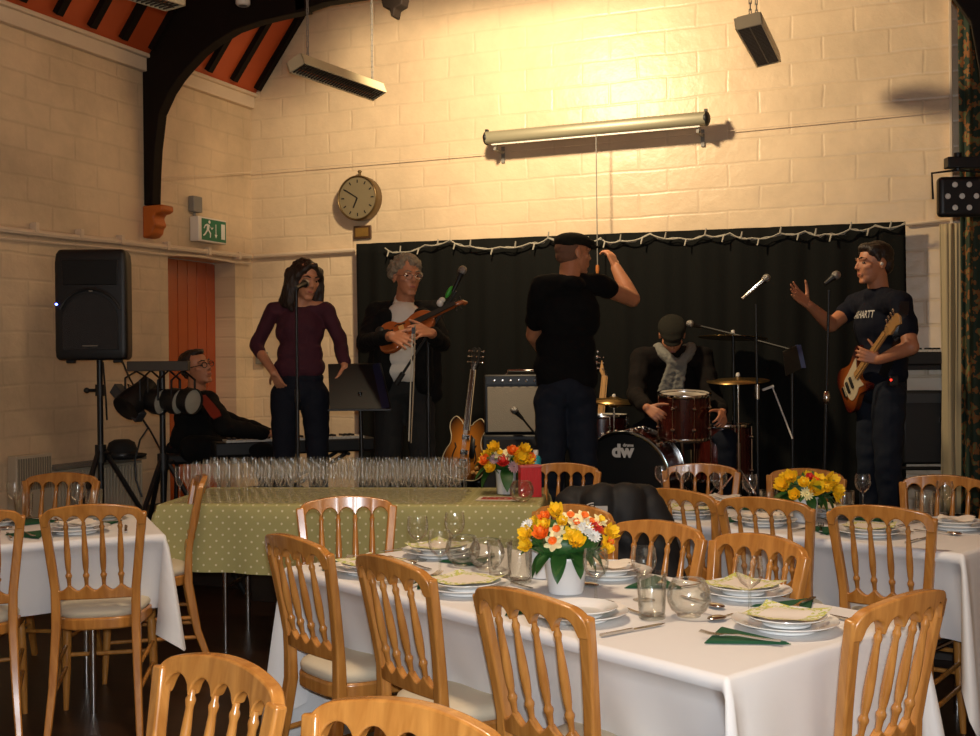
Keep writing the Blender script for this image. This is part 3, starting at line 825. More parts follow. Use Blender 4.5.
def m_daisy():
    b = MB(); petal_ring(b, 14, .004, .025, .0042, .002, .007); petal_ring(b, 11, .003, .018, .004, .004, .014, .2); petal_ring(b, 8, .002, .011, .0035, .006, .018, .5); return b.build('flower', None, ang=180, recalc=False)
def m_leaf():
    b = MB(); vs = []; fs = []
    for i in range(9):
        u = i / 8; w = .021 * math.sin(PI * u) ** .75 + .0005; z = -.03 * u * u + .012 * math.sin(PI * u)
        vs += [(-w, .1 * u, z + .006 * (w / .021)), (0, .1 * u, z), (w, .1 * u, z + .006 * (w / .021))]
    for i in range(8): fs += [(i * 3, i * 3 + 1, i * 3 + 4, i * 3 + 3), (i * 3 + 1, i * 3 + 2, i * 3 + 5, i * 3 + 4)]
    b.add(vs, fs); return b.build('leaf', None, ang=180, recalc=False)
FM = {'daff': m_daff, 'rose': m_rose, 'tulip': m_tulip, 'daisy': m_daisy}
def colored(key, fn, mk):
    k = key + mk
    if k not in _cache:
        o = fn(); o.data.materials.append(M[mk]); _cache[k] = o.data; bpy.data.objects.remove(o)
    return _cache[k]
def aim(o, d, roll=0):
    q = V(d).to_track_quat('Z', 'Y'); o.rotation_euler = (q.to_matrix() @ Matrix.Rotation(roll, 3, 'Z')).to_euler()
def arrangement(p, label, flowers, pot=(.066, .050, .125), nleaf=22, seed=1, spread=(.15, .11), scale=1, z=None, filler=(('tulip', 'yellow'),)):
    rnd = random.Random(seed)
    t = thing('flower_arrangement', label, 'flowers', (p[0], p[1], ZT + .002 if z is None else z), CT)
    rt, rb, h = pot
    b = MB(); b.lathe([(0, .002), (rb, .001), (rb + .002, .006), (rt - .003, h - .012), (rt, h - .010), (rt + .0015, h - .004), (rt, h), (rt - .003, h - .002), (rt - .006, h - .012), (rb - .003, .012), (0, .01)], 36)
    b.build('pot', M['bucket'], t, ang=50)
    b = MB(); c = V((0, 0, h * .9))
    ends = []
    def flower(kind, mk, pos, cup=None, s=1.0):
        d = (pos - V((0, .0, h * .75))).normalized(); d = (d + V((0, -.35, .1))).normalized()
        o = link('flower', colored(kind, FM[kind], mk), None, t, pos, sc=(s, s, s)); aim(o, d, rnd.uniform(0, 6))
        if cup: link('trumpet', colored('trumpet', m_trumpet, cup), None, o)
        ends.append((pos, d))
    cx, cz = spread
    for kind, mk, fx, fz, cup, s in flowers:   # fx, fz in -1..1 / 0..1 over the dome as seen from the hall
        x = fx * cx; zz = h + fz * cz * 1.0
        q = 1 - fx * fx * .8 - (fz - .35) ** 2 * .9
        y = -.09 * math.sqrt(max(.02, q))
        flower(kind, mk, V((x, y, zz)), cup, s * scale)
    for k in range(12):                         # rear of the dome
        q = rnd.uniform(.2, PI - .2); e = rnd.uniform(.1, .9)
        kind, mk = rnd.choice(filler)
        flower(kind, mk, V((cx * .8 * math.cos(q) * math.cos(e), .10 * math.sin(q) * math.cos(e), h + .02 + cz * .75 * math.sin(e))), None, scale)
    for pos, d in ends:
        a = V((pos.x * .15, pos.y * .15, h * .6)); b.tube([a, a + (pos - a) * .6 + V((0, 0, .01)), pos - d * .004], .0022, 5)
    b.ell((0, .01, h + .035), (cx * .62, .075, .05), nu=14, nv=8)
    b.build('stems', M['leaf'], t)
    for k in range(nleaf):
        q = 2 * PI * k / nleaf + rnd.uniform(-.15, .15); e = rnd.uniform(-.3, .75) if k % 3 else -.5
        d = V((math.cos(q) * math.cos(e), math.sin(q) * math.cos(e) * .8, math.sin(e)))
        o = link('leaf', colored('leaf', m_leaf, 'leaf'), None, t, V((d.x * .05, d.y * .045, h + .01 + max(0, d.z) * .05)))
        s = rnd.uniform(.8, 1.15) * scale; o.scale = (s * 1.1, s, s)
        qd = d.to_track_quat('Y', 'Z'); o.rotation_euler = qd.to_euler()
    return t
fl = []
for k, mk, zx, zy, cup, s in [('daisy', 'whitep', 540, 112, None, .9), ('rose', 'orangep', 602, 78, None, .9), ('tulip', 'yellow', 645, 62, None, 1.1), ('rose', 'orangep', 590, 140, None, 1.25), ('rose', 'yellow', 600, 108, None, 1), ('tulip', 'yellow', 540, 155, None, 1.1), ('tulip', 'yellow', 540, 198, None, 1),
        ('daff', 'cream_p', 645, 132, 'orangep', 1), ('daff', 'cream_p', 632, 180, 'orangep', 1.1), ('daff', 'cream_p', 695, 78, 'orangep', 1), ('daff', 'cream_p', 745, 80, 'orangep', 1), ('daff', 'cream_p', 715, 105, 'orangep', .9), ('tulip', 'yellow', 712, 178, None, 1.2), ('daff', 'yellow', 690, 145, 'yellow', 1),
        ('daisy', 'whitep', 750, 125, None, 1.25), ('daisy', 'whitep', 775, 155, None, 1.1), ('daisy', 'redp', 785, 118, None, 1), ('tulip', 'yellow', 835, 150, None, 1.1), ('daff', 'yellow', 832, 185, 'orangep', 1), ('tulip', 'yellow', 820, 212, None, .9), ('daff', 'cream_p', 805, 95, 'yellow', .9), ('tulip', 'yellow', 665, 100, None, .8), ('daff', 'yellow', 770, 100, 'orangep', .8)]:
    fl.append((k, mk, (zx - 683) / 205, (255 - zy) / 175, cup, s))
arrangement(at(566, 593), 'bucket of yellow, orange and white spring flowers on the front table', fl, pot=(.066, .050, .108), seed=3, spread=(.160, .118), scale=.9, nleaf=30, filler=(('tulip', 'yellow'), ('daff', 'yellow'), ('rose', 'orangep')))
b = MB(); b.lathe([(0, .002), (.048, .001), (.05, .006), (.061, .112), (.064, .115), (.064, .12), (.060, .12), (.047, .012), (0, .01)], 36)
p = at(543, 577); o = b.build('bucket', M['bucket'], ang=50, loc=(p.x, p.y, ZT + .002)); tag(o, 'second white bucket just behind and left of the flower bucket on front table', 'bucket')
fl = [('rose', 'orangep', -.75, .45, None, 1.1), ('tulip', 'yellow', -.4, .95, None, 1.1), ('rose', 'redp', -.1, .42, None, 1.2), ('rose', 'orangep', .25, .85, None, 1.1), ('tulip', 'yellow', .65, .85, None, 1.1), ('tulip', 'yellow', .45, .45, None, 1.3), ('rose', 'yellow', -.55, .15, None, 1.1), ('daisy', 'pinkp', .28, .15, None, 1.1), ('daisy', 'pinkp', -.4, .5, None, 1), ('daff', 'cream_p', -.2, .75, 'yellow', 1), ('rose', 'orangep', .9, .55, None, 1), ('daff', 'cream_p', .05, .7, None, 1), ('tulip', 'yellow', .75, .4, None, 1.1)]
p = at(506, 494)
arrangement(p, 'white pot of orange, yellow and pink flowers on the green polka-dot table', fl, pot=(.056, .045, .125), seed=5, spread=(.135, .11), scale=1.25, nleaf=20, filler=(('tulip', 'yellow'), ('rose', 'orangep')))
fl = [('tulip', 'yellow', -.75, .55, None, 1.4), ('tulip', 'yellow', -.55, .85, None, 1.3), ('rose', 'yellow', -.2, .7, None, 1.1), ('rose', 'redp', 0, .95, None, .8), ('tulip', 'yellow', .1, .4, None, 1.5), ('daisy', 'cream_p', -.12, .2, None, 1.2), ('daff', 'yellow', .3, .85, 'yellow', 1.2), ('tulip', 'yellow', .6, .7, None, 1.4), ('tulip', 'yellow', .75, .3, None, 1.3), ('tulip', 'yellow', -.45, .15, None, 1.1), ('rose', 'yellow', .45, .5, None, 1.1), ('daff', 'yellow', .85, .05, 'yellow', 1.1), ('rose', 'orangep', .15, .8, None, .7)]
p = at(805, 522)
arrangement(p, 'white pot of bright yellow daffodils and tulips on the right table', fl, pot=(.056, .045, .105), seed=8, spread=(.135, .09), scale=.98, nleaf=24)

# red box, turquoise bottle and leaflet on the green table
p = at(530, 497)
t = thing('gift_box', 'red ribbed carton behind the goblet at the right end of green table', 'box', (p.x, p.y, ZT + .002), CT + .2)
b = MB(); b.box((0, 0, .075), (.105, .06, .15)); 
for k in range(5): b.box((-.042 + .021 * k, -.031, .075), (.008, .004, .13))
b.build('carton', mat('red_card', (.55, .02, .025), .45, var=.1), t, bevel=.003)
b = MB(); b.box((0, 0, .152), (.108, .063, .010)); b.build('lid', mat('pink_card', (.62, .12, .12), .5), t, bevel=.002)
p = at(536, 490)
t = thing('bottle', 'small turquoise bottle with white cap behind the red carton', 'bottle', (p.x, p.y, ZT + .002), 0)
b = MB(); b.lathe([(0, .001), (.026, .001), (.028, .006), (.028, .16), (.022, .175), (.012, .18), (0, .18)], 20); b.build('body', mat('turquoise_plastic', (.02, .36, .42), .35), t)
b = MB(); b.lathe([(0, .18), (.014, .18), (.014, .205), (.012, .208), (0, .208)], 20); b.build('cap', M['white'], t)
p = at(499, 499.5)
t = thing('leaflet', 'red and cream printed leaflet lying at the edge of green table', 'leaflet', (p.x, p.y, ZT + .0045), CT - .15)
b = MB(); b.box((0, 0, 0), (.21, .148, .002)); b.build('card', mat('cream_card', (.75, .66, .52), .6), t)
b = MB(); b.box((0, .0, .0012), (.17, .10, .001)); b.build('picture', spotmat('leaflet_print', (.42, .04, .03), (.18, .04, .03), (.60, .45, .3), 40), t)

# black jacket hung over the chair at the left end of the right table
p = gp(611, 491, .885)
chair(p.x, p.y, 22.6, 'spindle-back chair hidden under the black jacket at the left end of right table')
t = thing('jacket', 'black padded jacket hung over a chair back beside the green table', 'jacket', (p.x, p.y, 0), CT)
JM = mat('black_nylon', (.004, .004, .0045), .7, bump=.25, bscale=20)
def jk(b):
    def c(a, d, r0, r1, fy=1):
        b.tube([V(a), V(a).lerp(V(d), .5), V(d)], [r0, (r0 + r1) / 2, r1], 14)
        b.ell(a, (r0, r0, r0)); b.ell(d, (r1, r1, r1))
    c((-.15, -.01, .875), (.15, -.01, .865), .048, .048); c((-.17, -.02, .82), (-.21, -.04, .52), .072, .085); c((.17, -.02, .81), (.22, -.04, .52), .07, .085)
    c((-.05, -.05, .84), (-.07, -.08, .50), .085, .095); c((.05, -.05, .84), (.07, -.08, .50), .085, .095); c((-.06, .04, .82), (-.06, .10, .55), .09, .10); c((.06, .04, .82), (.06, .10, .55), .09, .10)
def jf(co, n):
    return co + n * (.004 * math.sin(co.z * 55 + co.x * 14) + .016 * noise.noise(co * 7))
JACKET = (jk, JM, t, jf)
b = MB()
for k in range(3):
    pts = [(-.085 + .013 * (k + 1) * math.cos(a_), -.150, .825 + .010 * (k + 1) * math.sin(a_)) for a_ in [PI / 2 + PI / 2 * i / 8 for i in range(9)]]
    b.tube([V(q) for q in pts], .0028, 6)
b.box((-.055, -.150, .832), (.05, .004, .022))
b.build('logo', mat('logo_white', (.45, .42, .38), .6), t)
# ------------------------------------------------------------------ things on the walls
def text_mesh(txt, size, mat_, parent, M_, name='lettering', depth=.001, bold=.0, shear=0):
    cu = bpy.data.curves.new('t', 'FONT'); cu.body = txt; cu.size = size; cu.extrude = depth; cu.align_x = 'CENTER'; cu.align_y = 'CENTER'; cu.offset = bold; cu.shear = shear
    o = bpy.data.objects.new('t', cu); COL.objects.link(o)
    bpy.context.view_layer.update()
    me = bpy.data.meshes.new_from_object(o.evaluated_get(bpy.context.evaluated_depsgraph_get()))
    bpy.data.objects.remove(o); bpy.data.curves.remove(cu)
    me.name = name; me.materials.clear(); me.materials.append(mat_)
    q = bpy.data.objects.new(name, me); COL.objects.link(q); q.parent = parent; q.matrix_local = M_
    return q
# exit sign
t = thing('exit_sign', 'green and white running-man exit sign box on the left wall above the orange door', 'sign', (XL, 7.21, 2.37))
b = MB(); b.box((.045, .18, .09), (.08, .36, .19)); b.build('case', M['white'], t, bevel=.006)
GX = .0865
b = MB(); b.box((GX, .195, .09), (.002, .31, .165)); b.build('green_panel', mat('exit_green', (.005, .16, .07), .4), t)
b = MB(); wm = mat('exit_white', (.78, .80, .74), .5)
def yz(pts): b.add([(GX + .0022, y, z) for y, z in pts], [tuple(range(len(pts)))])
b2 = b
yz([(.285, .03), (.335, .03), (.335, .15), (.285, .15)])
b.build('door_symbol', wm, t, recalc=False)
b = MB(); yz([(.213, .14), (.222, .14), (.222, .06), (.236, .06), (.2175, .03), (.199, .06), (.213, .06)]); b.build('arrow_symbol', wm, t, recalc=False)
b = MB()
for pts in ([(.105, .135), (.14, .128), (.128, .085), (.098, .082)], [(.098, .088), (.12, .088), (.085, .05), (.06, .035), (.055, .045), (.075, .06)], [(.112, .088), (.132, .09), (.155, .065), (.15, .03), (.138, .03), (.14, .06)], [(.105, .135), (.115, .125), (.085, .115), (.07, .095), (.062, .10), (.078, .125)], [(.132, .128), (.14, .12), (.165, .105), (.178, .115), (.183, .108), (.165, .092)]): yz(pts)
yz([(.135 + .014 * math.cos(q * PI / 6), .151 + .013 * math.sin(q * PI / 6)) for q in range(12)])
b.build('running_figure_symbol', wm, t, recalc=False)
b = MB(); b.box((XL + .03, 7.25, 2.65), (.05, .11, .12)); b.tube([(XL + .02, 7.25, 2.60), (XL + .02, 7.25, 2.56)], .012)
tag(b.build('junction_box', M['grey'], bevel=.006), 'small grey junction box on the wall directly above the exit sign', 'junction box')
# clock
t = thing('wall_clock', 'round wall clock with brass-coloured dial reading ten to seven', 'clock', (-4.44, YB, 2.725))
CB = mat('clock_bronze', (.16, .105, .045), .35, .7); CF_ = mat('clock_dial', (.42, .36, .22), .28, .6, stretch=(1, 1, 1)); BK = mat('clock_black', (.01, .01, .01), .5)
T = Matrix.Rotation(PI / 2, 4, 'X')
b = MB(); b.lathe([(.165, 0), (.178, .01), (.18, .08), (.178, .098), (.170, .104), (.165, .100), (.163, .09)], 48, T); b.build('rim', CB, t, ang=50)
b = MB(); b.lathe([(0, .091), (.165, .091)], 48, T); b.build('dial', CF_, t)
for k in range(12):
    q = k * PI / 6; b = MB(); b.box((.132 * math.sin(q), -.0925, .132 * math.cos(q)), (.010, .001, .026), rot=Matrix.Rotation(q, 3, 'Y'))
    b.build('hour_mark', BK, t, smooth=False)
for nm, q, ln, w_ in (('hour_hand', R(205), .085, .012), ('minute_hand', R(302), .125, .008)):
    b = MB(); b.rod([(0, -.096, 0), (ln * math.sin(q), -.096, ln * math.cos(q))], w_, .002, up=(0, 1, 0)); b.build(nm, BK, t)
b = MB(); b.tube([(0, -.05, .18), (0, -.05, .215)], .012); b.ell((0, -.05, .213), (.018, .015, .012)); b.build('fixing', CB, t)
t = thing('plaque', 'small wooden plaque with gold centre below the clock', 'plaque', (-4.44, YB, 2.46))
b = MB(); b.box((0, -.012, 0), (.155, .022, .105)); b.build('frame', mat('plaque_wood', (.07, .03, .01), .5), t, bevel=.004)
b = MB(); b.box((0, -.0245, 0), (.115, .003, .068)); b.build('plate', mat('plaque_gold', (.34, .20, .05), .35, .5, var=.3, vscale=30), t)
# projector screen in its case
a = wy(487, 136, 7.86); c = wy(706, 121, 7.86); mid = (a + c) / 2; hl = (c - a).length / 2
t = thing('projector_screen', 'long cream rolled-up projector screen case on brackets on the back wall', 'projector screen', (mid.x, 7.86, mid.z))
b = MB(); sec = [(.046 * math.cos(q) * 1.0, .048 * math.sin(q)) for q in [2 * PI * k / 16 for k in range(16)]]
sec = [(math.copysign(abs(y) ** .7 * .046 ** .3, y), math.copysign(abs(z) ** .7 * .048 ** .3, z)) for y, z in sec]
b.add([(-hl, y, z) for y, z in sec] + [(hl, y, z) for y, z in sec], [(k, (k + 1) % 16, 16 + (k + 1) % 16, 16 + k) for k in range(16)])
b.build('case', mat('screen_case', (.27, .25, .17), .4, .2), t, ang=50)
for s in (-1, 1):
    b = MB(); b.ell((s * hl, 0, 0), (.03, .05, .052)); b.box((s * hl, 0, .05), (.02, .03, .03)); b.build('end_cap', M['black'], t)
    b = MB(); b.box((s * (hl - .06), .02, -.06), (.02, .03, .05)); b.box((s * (hl - .06), .09, -.085), (.02, .18, .015)); b.box((s * (hl - .06), .17, -.10), (.025, .012, .12)); b.build('bracket', M['grey'], t)
b = MB(); b.box((0, -.01, -.052), (hl * 1.9, .015, .012)); b.build('slat', M['white'], t)
p0 = wy(596, 134, 7.82); p1 = wy(597.5, 266, 7.82)
b = MB(); b.tube([V((p0.x, 7.82, p0.z)) - t.location, V((p1.x, 7.82, p1.z)) - t.location], .004, 6); cd = b.build('pull_cord', M['grey'], t)
b = MB(); q = V((p1.x, 7.82, p1.z)) - t.location
b.lathe([(0, .01), (.012, .005), (.015, -.03), (.010, -.055), (0, -.058)], 12, Matrix.Translation(q)); b.build('toggle', mat('wooden_toggle', (.45, .15, .03), .5), cd)
# tie wire across the wall
b = MB(); pts = [wx(157, 178, XL + .05), wx(205, 175, XL + .05), V((XL + .05, YB - .05, 3.01)), V((-3, YB - .03, 3.0)), V((-.07, YB - .03, 3.03))]
b.tube(pts, .0032, 6); tag(b.build('tie_wire', M['cream']), 'thin wire stretched across the brick walls behind the screen case', 'wire')
# hanging heaters
HT = mat('heater_cream', (.55, .47, .30), .4); HR = mat('heater_reflector', (.22, .17, .11), .3, .8); HB = mat('heater_bars', (.05, .035, .025), .5); HE = mat('heater_element', (.55, .16, .06), .4)
def heater(a, c, label, w_=.16, cords=((.1, 1), (.9, 1)), tilt=0):
    KT = Matrix.Rotation(R(tilt), 4, 'X')
    a = V(a); c = V(c); d = c - a; L_ = d.length
    t = thing('hanging_heater', label, 'heater', (a.x, a.y, a.z), math.atan2(d.y, d.x), 'heaters hung from the roof')
    b = MB(); hw = w_ / 2
    b.box((L_ / 2, 0, .068), (L_, w_ * .8, .012), KT)
    for s in (-1, 1): b.box((L_ / 2, s * (hw - .006), .035), (L_, .012, .07), KT)
    for x in (.006, L_ - .006): b.box((x, 0, .035), (.012, w_, .07), KT)
    b.build('casing', HT, t, bevel=.004)
    b = MB(); b.box((L_ / 2, 0, .058), (L_ - .03, w_ - .03, .004), KT); b.build('reflector', HR, t)
    for s in (-.035, .035):
        b = MB(); b.cyl((.03, s, .03), (L_ - .03, s, .03), .009, n=10, M=KT); b.build('element', HE, t)
    b = MB(); n = int(L_ / .028)
    for k in range(1, n): b.box((L_ * k / n, 0, .006), (.005, w_ - .02, .008), KT)
    b.box((L_ / 2, 0, .008), (L_ - .02, .006, .010), KT); b.build('grille', HB, t)
    for u, ln in cords:
        b = MB(); zz = .075
        while zz < .075 + ln:
            k = int(round((zz - .075) / .035)); 
            b.tube([(L_ * u + (.006 if k % 2 else 0), (0 if k % 2 else .006), zz), (L_ * u + (.006 if k % 2 else 0), (0 if k % 2 else .006), zz + .042)], .003, 5)
            b.tube([(L_ * u - (.006 if k % 2 else 0), (0 if k % 2 else -.006), zz), (L_ * u - (.006 if k % 2 else 0), (0 if k % 2 else -.006), zz + .042)], .003, 5)
            zz += .035
        b.build('chain', M['grey'], t)
    return t
heater(gp(297, 68, 3.2), gp(380, 97, 3.2), 'cream hanging heater with grille at the left, in front of the back wall', w_=.125, cords=((.12, .75), (.9, .75)), tilt=-22)
h2 = heater(gp(749, 27, 3.3), gp(769, 65, 3.3), 'cream hanging heater at upper right, right of the projector screen case', .155, cords=((.06, .7), (.35, .7)), tilt=-8)
q1 = gp(176, 9, 3.3); heater((q1.x - .2, q1.y - .85, 3.3), q1, 'cream hanging heater partly cut off by the top edge above the red roof boards', cords=((.12, .9), (.9, .9)))
p = wy(243, 4, TY - .1)
t = thing('ceiling_lamp', 'small round white lamp fixed to the dark roof truss', 'lamp', (p.x, p.y, p.z))
b = MB(); b.lathe([(.045, .05), (.05, .03), (.05, 0), (.04, -.012), (.03, -.014)], 20); b.build('housing', M['white'], t)
b = MB(); b.lathe([(0, -.008), (.034, -.010)], 20); b.build('lens', M['grey'], t)
# drapes
def drape(name, x0, x1, z0, z1, y, label, cat, mt, nf, amp, dz=0, sag=0):
    b = MB()
    def fn(u, v):
        x = x0 + (x1 - x0) * u; zt = z1 + dz * u
        f = amp * (.35 + .65 * v) * (math.sin(u * nf * 2 * PI + 1.3 * math.sin(u * 9)) + .45 * math.sin(u * nf * 4.7 * PI + 2 + v * 1.2))
        return (x + .015 * math.sin(v * 3 + u * 20) * v, y + f, z0 + (zt - z0) * (1 - v) - sag * (1 - v) * abs(math.sin(u * nf * .5 * PI)))
    b.grid(fn, max(60, int(nf * 16)), 24)
    return tag(b.build(name, mt, ang=180, solid=.006), label, cat)
drape('stage_backdrop', -4.45, -.36, SZ + .02, 2.36, YB - .10, 'wide black cloth backdrop hung across the back wall behind the band', 'curtain', M['blackcloth'], 13, .022, -.05)
drape('patterned_curtain', -.035, .62, SZ + .02, 4.1, YB - .16, 'dark green patterned curtain with orange motifs at right edge', 'curtain', spotmat('curtain_print', (.020, .040, .022), (.26, .10, .025), (.16, .17, .06), 17, .53, .60), 6, .03)
drape('pale_curtain', -.15, -.02, SZ + .02, 2.28, YB - .12, 'narrow pale beige pleated curtain left of the patterned one', 'curtain', mat('beige_lining', (.42, .34, .20), .85), 2, .02)
struct(MB().box((-.08, YB - .03, 3.2), (.02, .05, 1.9)).build('trim_5', M['cream'], bevel=.004))
# fairy lights
pts = []; X = [(385, 248), (400, 252), (425, 245), (450, 240), (470, 246), (500, 247), (530, 243), (548, 238), (575, 241), (600, 239), (620, 241), (650, 234), (680, 238), (705, 235), (730, 233), (752, 238), (780, 233), (805, 231), (825, 234), (850, 229), (875, 226), (905, 224)]
ctrl = [wy(x, y, YB - .15) for x, y in X]
for i in range(len(ctrl) - 1):
    for k in range(4):
        u = k / 4; q = ctrl[i].lerp(ctrl[i + 1], u); q.z -= .02 * math.sin(PI * u); pts.append(q)
pts.append(ctrl[-1])
ctr = V(ctrl[0])
t = thing('string_lights', 'white string of fairy lights draped along the top of the black backdrop', 'string lights', tuple(ctr))
WC = mat('white_flex', (.40, .37, .30), .5)
b = MB(); b.tube([q - ctr for q in pts], .005, 6); b.tube([q - ctr + V((0, .01, -.012 * math.sin(i * 1.7))) for i, q in enumerate(pts)], .0032, 6); b.build('flex', WC, t)
for i in range(1, len(pts), 3):
    q = pts[i] - ctr; s = 1 if (i // 3) % 2 else -1
    b = MB(); b.tube([q, q + V((.01 * s, -.01, -.045 if i % 2 else .045))], [.007, .005], 6); b.build('bulb', WC, t)
# wall socket, radiator, hat
b = MB(); b.box((XL + .10, YB - .02, 1.465), (.10, .04, .10)); tag(b.build('wall_socket', M['grey'], bevel=.005), 'grey wall socket box on the back wall left of the woman in maroon', 'wall socket')
t = thing('radiator', 'off-white ribbed radiator on left wall behind the speaker stand', 'radiator', (XL, 6.1, 0))
RM = mat('radiator_paint', (.50, .42, .30), .4)
b = MB(); b.box((.075, 0, .45), (.03, .86, .58))
for k in range(28): b.box((.096, -.41 + k * .0304, .45), (.014, .016, .54))
b.build('panel', RM, t, bevel=.003)
b = MB(); b.box((.07, 0, .76), (.11, .87, .02))
for k in range(40): b.box((.07, -.42 + k * .0215, .772), (.10, .006, .006))
b.build('top_grille', mat('radiator_grey', (.20, .18, .14), .5), t)
b = MB(); b.cyl((.07, -.46, .02), (.07, -.46, .22), .012); b.cyl((.07, -.46, .22), (.07, -.42, .22), .014); b.build('valve', M['chrome'], t)
t = thing('convector_heater', 'tall pale slatted heater panel at left of the radiator on left wall', 'heater', (XL, 5.52, 0))
b = MB(); b.box((.05, 0, .46), (.07, .3, .80)); b.build('panel', RM, t, bevel=.004)
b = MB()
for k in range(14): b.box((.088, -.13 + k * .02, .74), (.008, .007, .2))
b.build('slats', mat('slat_tan', (.24, .2, .14), .6), t)  # slats a darker tan than the panel
p = wx(112, 446, XL + .075)
t = thing('bowler_hat', 'black bowler hat resting on top of the radiator behind speaker stand', 'hat', (XL + .16, p.y, .776), .3)
b = MB(); b.lathe([(0, .135), (.05, .132), (.085, .112), (.10, .07), (.102, .012), (.108, .006), (.135, .004), (.155, .012), (.165, .026), (.163, .03), (.15, .020), (.13, .010), (.10, .002), (0, .002)], 32); b.build('crown', mat('black_felt', (.006, .006, .006), .8), t, ang=180)
b = MB(); b.lathe([(.1035, .014), (.1045, .016), (.1035, .042), (.102, .044)], 32); b.build('band', mat('black_ribbon', (.012, .012, .012), .4), t)

# ------------------------------------------------------------------ stage gear
def onfloor(px, s, z=0):
    """ground point under pixel column px at s pixels per metre"""
    q = dp(px, 362, s); return V((q.x, q.y, z))
def tripod(b, r, h, n=3, a0=0, rad=.013):
    for k in range(n):
        q = a0 + 2 * PI * k / n
        b.tube([(0, 0, h), (r * math.cos(q), r * math.sin(q), rad)], rad, 8)
# PA speaker on its stand
SP = dp(99, 306, 163)
t = thing('speaker_stand', 'black tripod stand holding the loudspeaker by the left wall', 'stand', (SP.x, SP.y, 0))
b = MB(); b.cyl((0, 0, .35), (0, 0, 1.46), .0185, n=12); b.build('pole', M['blackm'], t)
b = MB(); b.cyl((0, 0, .82), (0, 0, .93), .034, n=12); b.tube([(.03, 0, .88), (.075, 0, .88)], .012); b.build('collar', M['black'], t)
b = MB(); b.cyl((0, 0, 1.23), (0, 0, 1.30), .028, n=12); b.tube([(-.02, -.02, 1.265), (-.06, -.04, 1.265)], .010); b.ell((-.065, -.042, 1.265), (.018, .018, .018)); b.build('clamp_knob', M['black'], t)
for k in range(3):
    q = R(-78 + 120 * k); b = MB(); e = V((.52 * math.cos(q), .52 * math.sin(q), .014))
    b.tube([(0.02 * math.cos(q), .02 * math.sin(q), .90), e], .015, 8); m_ = V((0, 0, .9)).lerp(e, .55); lg = b.build('leg', M['blackm'], t)
    b = MB(); b.tube([m_, (0, 0, .42)], .009, 6); b.build('brace', M['blackm'], t)
t = thing('loudspeaker', 'black moulded loudspeaker with blue light on the tripod stand at left', 'speaker', (SP.x, SP.y, 1.45), R(25))
def spk_sec(z):
    return 1
b = MB(); W_, D_, H_ = .43, .36, .665
prof = [(-W_ / 2, -.16), (-W_ / 2 + .02, -.175), (W_ / 2 - .02, -.175), (W_ / 2, -.16), (W_ / 2 - .01, -.02), (.12, .18), (-.12, .18), (-W_ / 2 + .01, -.02)]
rows = [(0, .93), (.02, .985), (.06, 1), (H_ - .08, 1), (H_ - .03, .975), (H_, .90)]; n = len(prof); vs = []; fs = []
for z, s in rows: vs += [(x * s, y * s, z) for x, y in prof]
for j in range(len(rows) - 1): fs += [(j * n + i, j * n + (i + 1) % n, (j + 1) * n + (i + 1) % n, (j + 1) * n + i) for i in range(n)]
fs += [tuple(range(n)), tuple((len(rows) - 1) * n + i for i in range(n))]
b.add(vs, fs); b.build('cabinet', M['black'], t, bevel=.014, seg=3)
GM = mat('speaker_grille', (.014, .014, .015), .6, bump=.6, bscale=260)
b = MB(); b.prism([(.165 * math.cos(q), .235 + .165 * math.sin(q)) for q in [PI * k / 24 for k in range(25)]] + [(-.165, .06), (.165, .06)], -.184, -.17); b.build('woofer_grille', GM, t, bevel=.004)
b = MB()
b.prism([(-.16, .45), (.16, .45), (.17, .60), (-.17, .60)], -.180, -.17); b.build('horn', mat('horn_black', (.004, .004, .004), .35), t, bevel=.004)
b = MB(); b.tube([(.19 * math.cos(q), -.183, .235 + .19 * math.sin(q)) for q in [PI * .12 + PI * .76 * k / 20 for k in range(21)]], .009, 8); b.build('arc_trim', M['black'], t)
b = MB(); b.lathe([(0, .004), (.014, .003), (.015, 0)], 16, Matrix.Translation((.005, -.182, .42)) @ Matrix.Rotation(PI / 2, 4, 'X')); b.build('badge', M['steel'], t)
b = MB(); b.box((0, -.186, .085), (.09, .003, .007)); b.build('nameplate', M['steel'], t)
b = MB(); b.ell((-.2, -.172, .335), (.008, .006, .006)); b.build('blue_light', mat('blue_led', (.05, .1, .9), .4, emit=(.06, .10, 1), estr=25), t)
for s in (-1, 1):
    b = MB(); b.box((s * .14, -.1, -.008), (.05, .04, .02)); b.build('foot', M['black'], t, bevel=.005)
# lighting stand with can lamps, left
LS = dp(163, 460, 165); LS.z = 0
t = thing('lighting_stand', 'black tripod lighting stand with crossbar left of the seated keyboard player', 'stand', tuple(LS), CT)
b = MB(); b.cyl((0, 0, .3), (0, 0, 1.39), .0185, n=12); b.build('pole', M['blackm'], t)
b = MB(); b.cyl((0, 0, .78), (0, 0, .88), .034, n=12); b.tube([(.02, 0, .83), (.07, -.02, .83)], .012); b.build('collar', M['black'], t)
b = MB(); b.box((-.02, 0, 1.41), (.37, .06, .06)); b.build('crossbar', mat('bar_grey', (.05, .042, .032), .45), t, bevel=.004)
for k in range(3):
    q = R(30 + 120 * k) - CT; e = V((.48 * math.cos(q), .48 * math.sin(q), .014)); b = MB(); b.tube([(0.02 * math.cos(q), .02 * math.sin(q), .84), e], .015, 8); b.build('leg', M['blackm'], t)
    b = MB(); b.tube([V((0, 0, .84)).lerp(e, .55), (0, 0, .38)], .008, 6); b.build('brace', M['blackm'], t)
LENS = mat('lamp_lens', (.38, .36, .29), .25, bump=.2, bscale=200)
